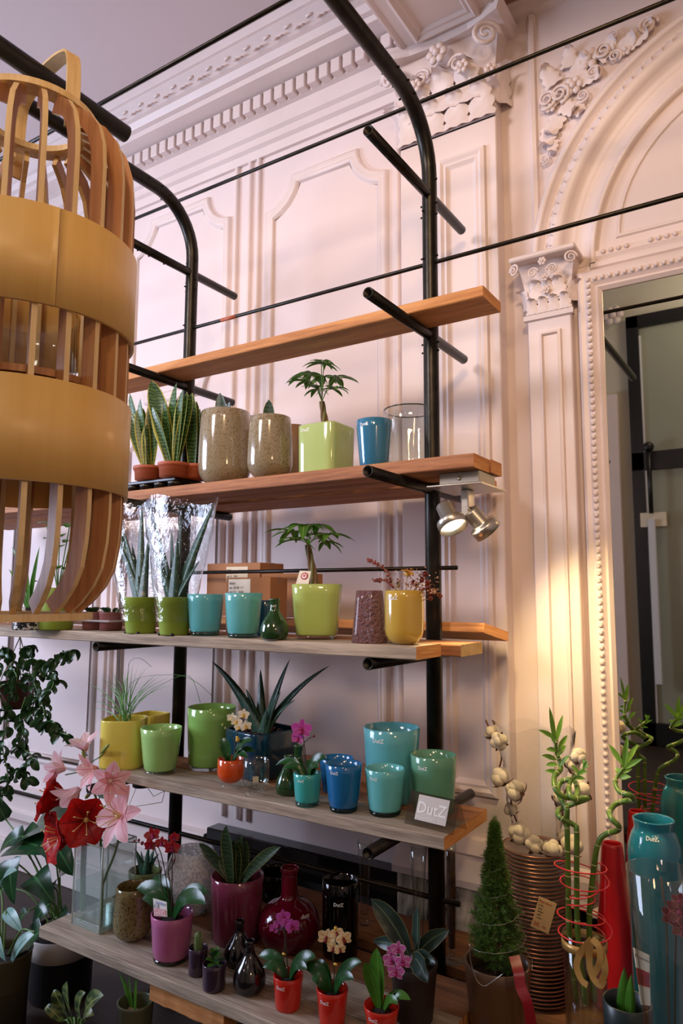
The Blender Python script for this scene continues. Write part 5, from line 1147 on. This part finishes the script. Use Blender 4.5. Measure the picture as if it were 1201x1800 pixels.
# --- snake plant in the plum pot, small aloe, cactus, succulent
s3 = plant('snake_plant', 'snake plant with broad dark leaves in the plum pot', inpot(o2, .85), soil=.055)
leaves(s3, LM['snaked'], [(350, 1482, 22), (398, 1450, 26), (412, 1476, 30), (434, 1478, 28), (425, 1468, 22), (494, 1488, 20), (388, 1500, 22), (440, 1500, 24)], None, 'snake', 24, 0, .24, .06, .03, .014)
a2 = plant('aloe', 'small aloe with light centre in the olive pot', inpot(ag, .8), soil=.03); leaves(a2, LM['aloe'], [(236, 1490, 16), (248, 1495, 18), (272, 1490, 18), (280, 1500, 16), (262, 1484, 16)], None, 'aloe', 16, .4)
cact = plant('cactus', 'small ribbed finger cactus in the tiny purple pot', inpot(c1, .85), soil=.017)
hcx = atY(347, 1637, cact.location.y).z-cact.location.z; mk('body', *lathe([(.0085, 0), (.0095, hcx*.4), (.009, hcx*.8), (.006, hcx*.95), (0, hcx)], 40, wob=lambda a, z: 1+.13*math.cos(a*9)), plain('cactus_green', (84, 112, 58), .6, c2=(110, 136, 80), ns=80), cact)
V, Fc = [], []
for k in range(9):
    for j in range(10):
        a = 2*PI*k/9; z = hcx*(j+.5)/10.5; p = Vector((.0105*math.cos(a), .0105*math.sin(a), z)); n = len(V); o_ = Vector((math.cos(a), math.sin(a), .3)).normalized()*.0035; s_ = Vector((0, 0, .0005)); V += [p+s_, p-s_, p+o_]; Fc.append((n, n+1, n+2))
mk('spines', V, Fc, plain('cactus_spine', (206, 196, 150), .6), cact, False, kind='stuff')
suc = plant('succulent', 'little rosette succulent in the tiny crackled purple pot', inpot(c2, .85), soil=.02)
for k in range(22):
    az = k*2.4; t = k/22; add_leaf(suc, LM['orchl'] if k % 3 else LM['aloe'], (0, 0, .004+.03*t), az, L=.030-.013*t, wd=.016-.005*t, bend=.3, prof='oval', fold=.15, n=6, el=.15+.9*t)
# --- leaf cactus in the dark pot
epc = plant('leaf_cactus', 'wavy edged leaf cactus with flat grey green pads before the post', inpot(ep, .85), soil=.05)
leaves(epc, LM['epi'], [(652, 1580, 38, -.02), (735, 1592, 22, 0), (790, 1636, 28, .02), (752, 1728, 32, -.07), (766, 1695, 22, -.04), (656, 1655, 26, .03), (775, 1640, 24, .05)], Vector(epc.location)+Vector((0, 0, .03)), 'oval', 30, 0, .2, .12, .03, .01, wave=.07)
mk('stem', *tube([(0, 0, -.005), (0, 0, .035)], .008, 8), M['darkstem'], epc)
# --- fir tree
M['needle'] = leafmat('fir_needle', (96, 130, 56), (70, 106, 46), transl=.15); 
ft = plant('fir_tree', 'small dense potted fir tree with a fine silver wire over it', inpot(fp, .8), 'tree', soil=.07)
ht = atY(873, 1436, ft.location.y).z-ft.location.z; mk('trunk', *tube([(0, 0, 0), (0, 0, ht*.98)], [.008, .002], 8), M['bark'], ft)
V, Fc = [], []
def needles(p, d, L):
    n = max(4, int(L/.0032)); u = d.orthogonal().normalized(); v = d.cross(u)
    for i in range(n):
        c = p+d*(L*i/n)
        for k in range(5):
            a = random.uniform(0, 2*PI); o_ = (u*math.cos(a)+v*math.sin(a)); nd = (o_*.75+d*.7).normalized()*random.uniform(.010, .0155); s_ = nd.cross(Vector((random.uniform(-1, 1), random.uniform(-1, 1), random.uniform(-1, 1)))).normalized()*.0011
            m_ = len(V); V.extend([c-s_, c+s_, c+nd]); Fc.append((m_, m_+1, m_+2))
br = []
for k in range(230):
    t = (k/230)**.8; z = ht*(.02+.93*t); R_ = .079*(1-t)**.82*(1 if t > .12 else .75+2*t)+.006; az = k*2.39996+random.uniform(-.3, .3); d = Vector((math.cos(az), math.sin(az), .55+.5*t)).normalized()
    L = R_*random.uniform(.8, 1.12); p = Vector((0, 0, z)); e_ = p+d*L; br.append(tube([p, e_], [.0013, .0006], 4)); needles(p+d*L*.3, d, L*.72)
    for s_ in (-1, 1):
        q = (d+Vector((-d.y, d.x, .1))*s_*.8).normalized(); needles(p+d*L*.5, q, L*.38)
needles(Vector((0, 0, ht*.9)), Vector((0, 0, 1)), ht*.1)
mk('twigs', *merge(*br), M['bark'], ft, kind='stuff')
mk('needles', V, Fc, M['needle'], ft, False, kind='stuff')
P = [(.08*(1-i/60)*math.cos(i*.55)+.004, .08*(1-i/60)*math.sin(i*.55), ht*(.1+.8*i/60)) for i in range(60)]
mk('silver_wire', *tube(P, .0006, 4), M['alu'], ft)
mk('wire_end', *tube([p-ft.location for p in catmull([atY(x, y, 1.63) for x, y in ((826, 1660), (828, 1690), (838, 1722), (852, 1733), (870, 1722), (884, 1712))], 6)], .0008, 4), M['alu'], ft)
# --- cotton branch in cellophane lying on the plates
cb = thing('cotton_branch', 'branch of fluffy cotton bolls in cellophane curving up from the plate stack', 'branch', Vector((PCt.x, PCt.y, ptop))); b = Vector(cb.location)
path = [(854, 1268), (868, 1300), (882, 1330), (878, 1362), (896, 1388), (900, 1420), (912, 1455), (925, 1475), (950, 1485), (975, 1492), (995, 1470), (990, 1440), (992, 1400), (1010, 1360), (1016, 1322)]
P = catmull([atY(x, y, 1.93)-b+Vector((0, 0, .004)) for x, y in path], 5)
for p in P: p.z = max(p.z, .008)
mk('twig', *tube(P, .0026, 6), M['twig'], cb)
bollm = None
for (x, y, r, dy) in ((863, 1288, 11, 0), (877, 1303, 14, -.01), (880, 1366, 16, -.01), (907, 1390, 17, -.02), (898, 1422, 11, .01), (914, 1464, 17, -.02), (940, 1484, 15, -.02), (972, 1496, 16, -.02), (1006, 1485, 17, 0), (1017, 1328, 13, 0), (1007, 1345, 14, .01), (1018, 1390, 18, -.01), (984, 1405, 13, .02), (994, 1474, 12, .02)):
    p = atY(x, y, 1.925+dy)-b; p.z = max(p.z, r*.0015*.72); rr = 1.15*r*D(p+b)/F
    if bollm is None:
        parts = [sphere((.42*math.cos(a), .42*math.sin(a), .1*math.sin(3*a)), .62, 10, 7) for a in (0, 1.57, 3.14, 4.71)]+[sphere((0, 0, .35), .6, 10, 7)]
        bl_ = mk('cotton_boll', *merge(*parts), M['cotton'], cb); bollm = bl_.data; brm = None
    else: bl_ = put('cotton_boll', bollm, cb)
    bl_.location = p; bl_.scale = (rr, rr, rr); bl_.rotation_euler = (random.uniform(-1.4, 0), random.uniform(-.5, .5), random.uniform(0, 6))
    for k in range(4):
        if brm is None: V, Fc, uv = leaf(1.25, .5, -1.5, 'lance', .2, 6, el=-.5); o = mk('bract', V, Fc, M['twig'], bl_, True, uv=uv); brm = o.data
        else: o = put('bract', brm, bl_)
        o.location = (0, 0, -.62); o.rotation_euler = (0, 0, k*PI/2+.78)
V, Fc = [], []; n = 22
for i in range(10):
    t = i/9; cz = .012+.30*t
    for k in range(n):
        a = 2*PI*k/n; cr = 1+.07*math.sin(5*a+i)+.05*math.sin(11*a-2*i); V.append(Vector((.005+(.055+.05*t)*cr*math.cos(a), -.005+(.05+.012*t)*cr*math.sin(a), cz+.012*math.sin(4*a)*t)))
for i in range(9):
    for k in range(n): Fc.append((i*n+k, i*n+(k+1) % n, (i+1)*n+(k+1) % n, (i+1)*n+k))
mk('cellophane', V, Fc, M['film'], cb)
# --- lilies and amaryllis in the square vase
def bloom(par, p, f, size, petm, n, wd, bend, el, center, stam=6, ruff=0, spin=0):
    f = Vector(f).normalized(); parts = [sphere((0, 0, size*.06), size*.06, 7, 5)]
    for k in range(stam):
        a = k*2*PI/stam; parts.append(tube([(0, 0, 0), (size*.16*math.cos(a), size*.16*math.sin(a), size*.32), (size*.22*math.cos(a), size*.22*math.sin(a), size*.40)], size*.009, 5)); parts.append(sphere((size*.22*math.cos(a), size*.22*math.sin(a), size*.41), size*.02, 6, 4, (1.5, .7, .7)))
    fl = mk('flower', *merge(*parts), center, par, loc=Vector(p)-par.location); fl.rotation_mode = 'QUATERNION'; fl.rotation_quaternion = f.to_track_quat('Z', 'Y') @ Quaternion((0, 0, 1), spin)
    for k in range(n):
        V, Fc, uv = leaf(size*(.62 if k % 2 else .66), size*(wd if k % 2 else wd*.8), bend, 'petal', .12, 10, el=el, wave=ruff, wavek=2.5)
        R = Matrix.Rotation(k*2*PI/n, 3, 'Z'); mk('petal', [R @ v+Vector((0, 0, .002*(k % 2)-size*.06)) for v in V], Fc, LM[petm], fl, True, uv=uv)
    return fl
vb = Vector(sq.location); yv = vb.y
def stemto(par, pts, r, m=None): mk('stem', *tube([p-par.location for p in catmull([atY(x, y, yv+dy) for x, y, dy in pts], 6)], r, 8), m or M['stem'], par)
li1 = plant('lily_stem', 'lily stem with the large open pink flower low on the right', vb+Vector((.01, .01, .0155)), 'flowers', 'cut lilies')
stemto(li1, [(176, 1622, .01), (180, 1560, .01), (202, 1500, 0), (210, 1466, 0), (213, 1446, 0)], .0035); stemto(li1, [(205, 1490, 0), (186, 1480, .01), (165, 1470, .01)], .002)
bloom(li1, atY(212, 1434, yv-.03), (-.0, -1, .28), .150, 'lily', 6, .36, .75, .55, LM['anther'], 6, .01, .3)
leaf_path(li1, LM['orch'], atY(210, 1462, yv), atY(186, 1450, yv-.02), .02, (0, 0, .01)); leaf_path(li1, LM['orch'], atY(210, 1462, yv), atY(222, 1480, yv-.02), .016, (0, 0, .01))
li2 = plant('lily_stem', 'tall lily stem with a cluster of pale pink flowers and buds at the top', vb+Vector((-.01, -.02, .0155)), 'flowers', 'cut lilies')
stemto(li2, [(178, 1630, 0), (180, 1560, 0), (177, 1480, 0), (172, 1430, 0), (166, 1392, 0), (150, 1360, 0), (147, 1330, 0)], .0036)
for pts in ([(170, 1420, 0), (178, 1385, -.01), (172, 1360, -.02)], [(168, 1400, 0), (150, 1380, -.01), (140, 1392, -.02)], [(150, 1355, 0), (135, 1358, -.01), (115, 1362, -.02)], [(150, 1345, 0), (176, 1330, 0), (186, 1318, 0)], [(170, 1430, 0), (196, 1405, -.01), (196, 1390, -.02)], [(168, 1440, 0), (150, 1435, -.02), (148, 1446, -.02)]): stemto(li2, pts, .0018)
for (x, y, dy, f, s, m, sp_) in ((170, 1352, -.02, (-.2, -1, -.1), .082, 'lily', 0), (193, 1372, -.04, (.9, -.6, .1), .085, 'lily', .4), (112, 1352, -.03, (-.85, -.4, .2), .080, 'lilyl', .2), (150, 1318, -.01, (-.1, -.3, 1), .078, 'lilyl', .5), (136, 1388, -.04, (-.5, -.5, -.8), .095, 'lilyl', .1)):
    bloom(li2, atY(x, y, yv+dy), f, s*1.45, m, 6, .36, .65, .95, LM['cream2'], 6, .01, sp_)
for (x0, y0, x1, y1) in ((150, 1345, 145, 1316), (176, 1326, 192, 1308), (150, 1440, 147, 1450), (160, 1392, 150, 1404)):
    a, c = atY(x0, y0, yv-.01)-li2.location, atY(x1, y1, yv-.02)-li2.location; mk('bud', *tube([a, a.lerp(c, .4), a.lerp(c, .8), c], [.002, .006, .005, .0015], 8), LM['green'], li2)
leaf_path(li2, LM['orch'], atY(168, 1395, yv), atY(150, 1372, yv+.02), .018); leaf_path(li2, LM['orch'], atY(170, 1390, yv), atY(186, 1404, yv-.02), .02)
am = plant('amaryllis', 'thick amaryllis stem with three velvety red flowers on the left', vb+Vector((-.03, .0, .0155)), 'flowers')
stemto(am, [(146, 1600, 0), (146, 1540, 0), (148, 1490, 0), (150, 1440, 0)], .0085)
for (x, y, f, s, sp_) in ((120, 1466, (-.35, -1, .0), .125, .2), (108, 1405, (-.8, -.7, .35), .120, .5), (152, 1440, (.8, -.8, .1), .110, .0)):
    bloom(am, atY(x, y, yv-.035), f, s*1.38, 'amar', 6, .62, 1.25, 1.15, LM['anther'], 5, .045, sp_)
    stemto(am, [(150, 1442, 0), ((x+150)/2, (y+1442)/2, -.01), (x, y, -.03)], .004)
# --- trailing hanging plant at the far left
hp_ = atY(30, 1215, 1.62); hang = thing('hanging_plant', 'trailing plant with twisted dark leaves in a hanging brown pot at the far left', 'plant', hp_)
mk('pot', *lathe(vessel([(.045, -.06), (.05, -.055), (.066, .03), (.068, .034)], .003), 26), plain('brown_hanging_pot', (84, 42, 34), .5), hang); mk('soil', *lathe([(0, .025), (.062, .022)], 18), M['soil'], hang)
ztop = -.143-hp_.z
for a in (.3, 2.4, 4.5): mk('cord', *tube([(.066*math.cos(a), .066*math.sin(a), .03), (0, 0, ztop-.012)], .002, 6), plain('hanger_cord', (206, 202, 186), .7), hang)
mk('hook', *tube([(0, 0, ztop-.012), (0, 0, ztop)], .003, 6), M['black'], hang)
tw = None
def strand(pts):
    P = catmull([atY(x, y, 1.62+dy)-hp_ for x, y, dy in pts], 5); mk('vine', *tube(P, .0022, 6), M['stem'], hang)
    global tw
    for i in range(1, len(P)):
        for k in range(1 if i % 3 else 2):
            if tw is None: V, Fc, uv = leaf(.045, .026, 1.5, 'oval', .3, 6, twist=.8); o = mk('leaf', V, Fc, LM['ivy'], hang, True, uv=uv); tw = o.data
            else: o = put('leaf', tw, hang)
            o.location = P[i]; o.rotation_euler = (random.uniform(-.8, .8), random.uniform(-.2, 1.1), random.uniform(0, 6.28)); o.scale = (random.uniform(.7, 1.15),)*3
strand([(40, 1170, -.05), (70, 1160, -.05), (88, 1166, -.06), (105, 1150, -.06), (130, 1142, -.06)])
strand([(45, 1165, -.05), (75, 1170, -.05), (95, 1190, -.06), (88, 1215, -.06), (70, 1225, -.05), (72, 1250, -.05)])
strand([(60, 1200, -.05), (78, 1250, -.06), (72, 1275, -.06), (95, 1270, -.06), (100, 1285, -.06), (122, 1292, -.06)])
strand([(45, 1225, -.06), (35, 1262, -.06), (42, 1290, -.06), (36, 1312, -.06), (56, 1328, -.06), (52, 1345, -.06), (36, 1352, -.06), (50, 1372, -.06)])
strand([(10, 1225, -.05), (12, 1270, -.06), (4, 1310, -.06), (12, 1350, -.06), (14, 1375, -.06), (2, 1400, -.06)])
strand([(20, 1180, -.06), (24, 1150, -.06), (6, 1140, -.06), (-6, 1180, -.06)]); strand([(30, 1180, -.06), (40, 1140, -.05), (55, 1140, -.05)]); strand([(20, 1200, -.07), (0, 1210, -.07), (8, 1250, -.06)]); strand([(30, 1185, .02), (60, 1190, -.02), (62, 1230, -.04), (45, 1262, -.05)]); strand([(15, 1170, -.06), (30, 1190, -.08), (20, 1225, -.08)])
# --- plants on the floor at the lower left
def floorpot(px, Y, wpx, h, label, mat, band=None):
    c = standing(px, Y, FLOOR); r = wpx*D(c+Vector((0, 0, h)))/F/2; o = thing('plant_pot', label, 'pot', c); pr = [(r*.74, 0), (r*.76, .004), (r*.97, h*.97), (r, h)]
    mk('body', *lathe(vessel(pr, .006), 36), mat, o)
    if band: mk('white_band', *lathe([(r*.905, h*.66), (r*.915, h*.66), (r*1.012, h*1.0), (r*1.0, h*1.005)], 36), band, o)
    HR[o.name] = (h, r); return o
dkpot = plain('charcoal_pot', (26, 25, 26), .5)
f1 = floorpot(105, 1.62, 118, .20, 'black floor pot with a broad white band below the grey plank', dkpot, plain('offwhite_ceramic', (206, 198, 190), .4))
f2 = floorpot(0, 1.40, 96, .22, 'dark olive floor pot cut by the left edge', plain('dark_olive_pot', (70, 66, 44), .5))
f3 = floorpot(233, 1.44, 64, atY(233, 1757, 1.44).z-FLOOR, 'small olive green floor pot with bulbs under the lowest plank', plain('olive_floor_pot', (88, 92, 68), .35))
f4 = floorpot(130, 1.32, 60, .10, 'low pot of patterned foliage at the bottom edge', dkpot)
def bush(pot, label, name, lst, m, prof='heart', wf=.62, dz=.9, face=None):
    b = inpot(pot, dz); o = plant(name, label, b, 'plant', None, HR[pot.name][1]*.9)
    for (x0, y0, x1, y1, dy) in lst:
        A_, T_ = atY(x0, y0, b.y+dy), atY(x1, y1, b.y+dy-.02); L = (T_-A_).length
        mk('petiole', *tube([q-b for q in catmull([b+Vector((random.uniform(-.02, .02), random.uniform(-.02, .02), 0)), b.lerp(A_, .55)+Vector((0, 0, .04)), A_], 5)], .0028, 6), M['stem'], o)
        leaf_path(o, m, A_, T_, L*wf, (0, -.02, .03), prof, .10, 0, face or (random.uniform(-.5, .3), -.6, .8), 12)
    return o
bush(f1, 'leafy philodendron with large heart shaped leaves left of the glass vase', 'philodendron', [(30, 1480, 90, 1500, 0), (40, 1470, 0, 1500, .0), (60, 1455, 140, 1440, .05), (90, 1470, 130, 1540, -.05), (20, 1510, 25, 1590, -.08), (60, 1540, 96, 1590, -.06), (95, 1560, 125, 1530, .04), (10, 1440, -10, 1400, .06), (70, 1640, 18, 1700, -.16), (100, 1610, 130, 1640, .0), (10, 1560, -30, 1620, -.05), (100, 1500, 125, 1470, .1), (50, 1600, 30, 1650, -.1), (86, 1590, 60, 1640, -.1)], LM['phil'], 'heart', .62)
bush(f2, 'low plant with pale silvery leaf hanging over the left floor pots', 'foliage_plant', [(60, 1640, 18, 1700, 0), (10, 1600, 40, 1640, .05), (-10, 1640, 10, 1690, -.03), (0, 1560, 30, 1530, .08)], LM['silver'], 'lance', .34)
bush(f4, 'patterned calathea leaves low at the bottom edge', 'calathea', [(120, 1790, 95, 1740, 0), (128, 1790, 118, 1725, .05), (140, 1790, 150, 1745, 0), (145, 1795, 182, 1750, .05), (150, 1795, 165, 1785, -.05), (110, 1795, 80, 1770, 0)], LM['calath'], 'lance', .5)
bb = inpot(f3, .8); bu = plant('bulb_plant', 'sprouting bulbs with thin stalks in the small olive floor pot', bb, 'plant', None, HR[f3.name][1]*.88)
for u in (-.015, .02, .0): mk('bulb', *sphere((u, .01*math.sin(u*200), .01), .014, 10, 6, (1, 1, 1.1)), plain('bulb_skin', (150, 126, 96), .6), bu)
leaves(bu, LM['grass'], [(205, 1700), (222, 1690), (240, 1700), (215, 1710)], None, 'blade', 7, bow=.08)
# trailing stalk between shelves near the left post
ivy = thing('trailing_sprig', 'green leafy sprig hanging under the plank above the lilies', 'plant', atY(250, 1372, 1.80)); b = Vector(ivy.location)
mk('pot', *lathe(vessel([(.03, -.02), (.036, .03)], .002), 20), dkpot, ivy); 
for k in range(14): a = k*2.4; add_leaf(ivy, LM['pach'], (.02*math.cos(a), .02*math.sin(a), .03), a, L=.055, wd=.032, bend=1.2, prof='oval', n=6, el=.7)
for pts in ([(250, 1370), (270, 1400), (300, 1385)], [(246, 1370), (225, 1420), (285, 1410), (292, 1380)]): mk('tendril', *tube([atY(x, y, 1.80)-b for x, y in pts], .0012, 5), M['stem'], ivy)
# --- labelled bulb pot and orchid in the clear vase at the right edge
bp = plant('bulb_shoot', 'thick green bulb shoot in the dark pot by the red cone', inpot(dpz, .8), soil=.045); leaves(bp, LM['orchl'], [(1098, 1700, 26, 0), (1110, 1712, 22, -.01), (1092, 1715, 18, .01)], None, 'lance', 24, .5, .15)
lq = [atY(x, y, 1.53) for x, y in ((1127, 1766), (1144, 1768), (1142, 1680), (1113, 1666))]; dt = thing('plant_label', 'tall white printed plant label with red flowers in the dark pot', 'tag', lq[0])
mk('card', [p-lq[0] for p in lq]+[p-lq[0]+Vector((0, .0015, 0)) for p in lq], [(0, 1, 2, 3), (7, 6, 5, 4), (0, 4, 5, 1), (1, 5, 6, 2), (2, 6, 7, 3), (3, 7, 4, 0)], M['label'], dt, False)
qpatch('flower_print', lq, .02, .36, .98, .66, plain('label_flowers', (170, 20, 34), .6, c2=(120, 10, 24), ns=120), dt)
ux = (lq[2]-lq[3]); V, Fc, wd = text_mesh('Decorum', .0095); sc = ux.length*.86/wd; uxn = ux.normalized(); uyn = (lq[3]-lq[0]).normalized(); o0 = lq[3]+uxn*ux.length*.07-uyn*.013+Vector((0, -.0016, 0))
mk('lettering', [o0+uxn*v.x*sc+Vector((0, 0, 1))*v.y*sc-dt.location for v in V], Fc, M['ink'], dt, False)
ob = Vector(cvz.location)+Vector((0, 0, .05)); oc_ = thing('orchid', 'wine red orchid spray inside the clear flared vase', 'plant', ob)
mk('soil', *lathe([(0, -.028), (cvb*.95, -.028), (cvb*1.02, 0), (0, .004)], 20), M['soil'], oc_)
mk('flower_stem', *tube([p-ob for p in catmull([ob, atY(1188, 1660, 1.45), atY(1194, 1580, 1.45), atY(1190, 1566, 1.45)], 6)], .0016, 6), M['darkstem'], oc_)
for (x, y, s) in ((1195, 1604, .05), (1180, 1610, .036), (1200, 1630, .04), (1194, 1585, .03)):
    p = atY(x, y, 1.44); fl = mk('flower', *sphere((0, 0, 0), s*.1, 7, 5), LM['lipmag'], oc_, loc=p-ob); fl.rotation_mode = 'QUATERNION'; fl.rotation_quaternion = (-p).to_track_quat('Z', 'Y')
    for k in range(5): V, Fc, uv = leaf(s*.5, s*.36, .1, 'petal', .08, 6, el=.2); R = Matrix.Rotation(k*2*PI/5, 3, 'Z'); mk('petal', [R @ v for v in V], Fc, LM['wine'], fl, True, uv=uv)
for k, az in enumerate((2.6, 3.6, 5.2, .4)): add_leaf(oc_, LM['orch'], (0, 0, 0), az, L=.10, wd=.036, bend=1.0, prof='oval', n=8, el=1.1)
mk('stake', *tube([p-ob for p in [ob, atY(1150, 1600, 1.45)+Vector((.02, 0, 0)), atY(1162, 1542, 1.45)]], .0012, 5), M['twig'], oc_)
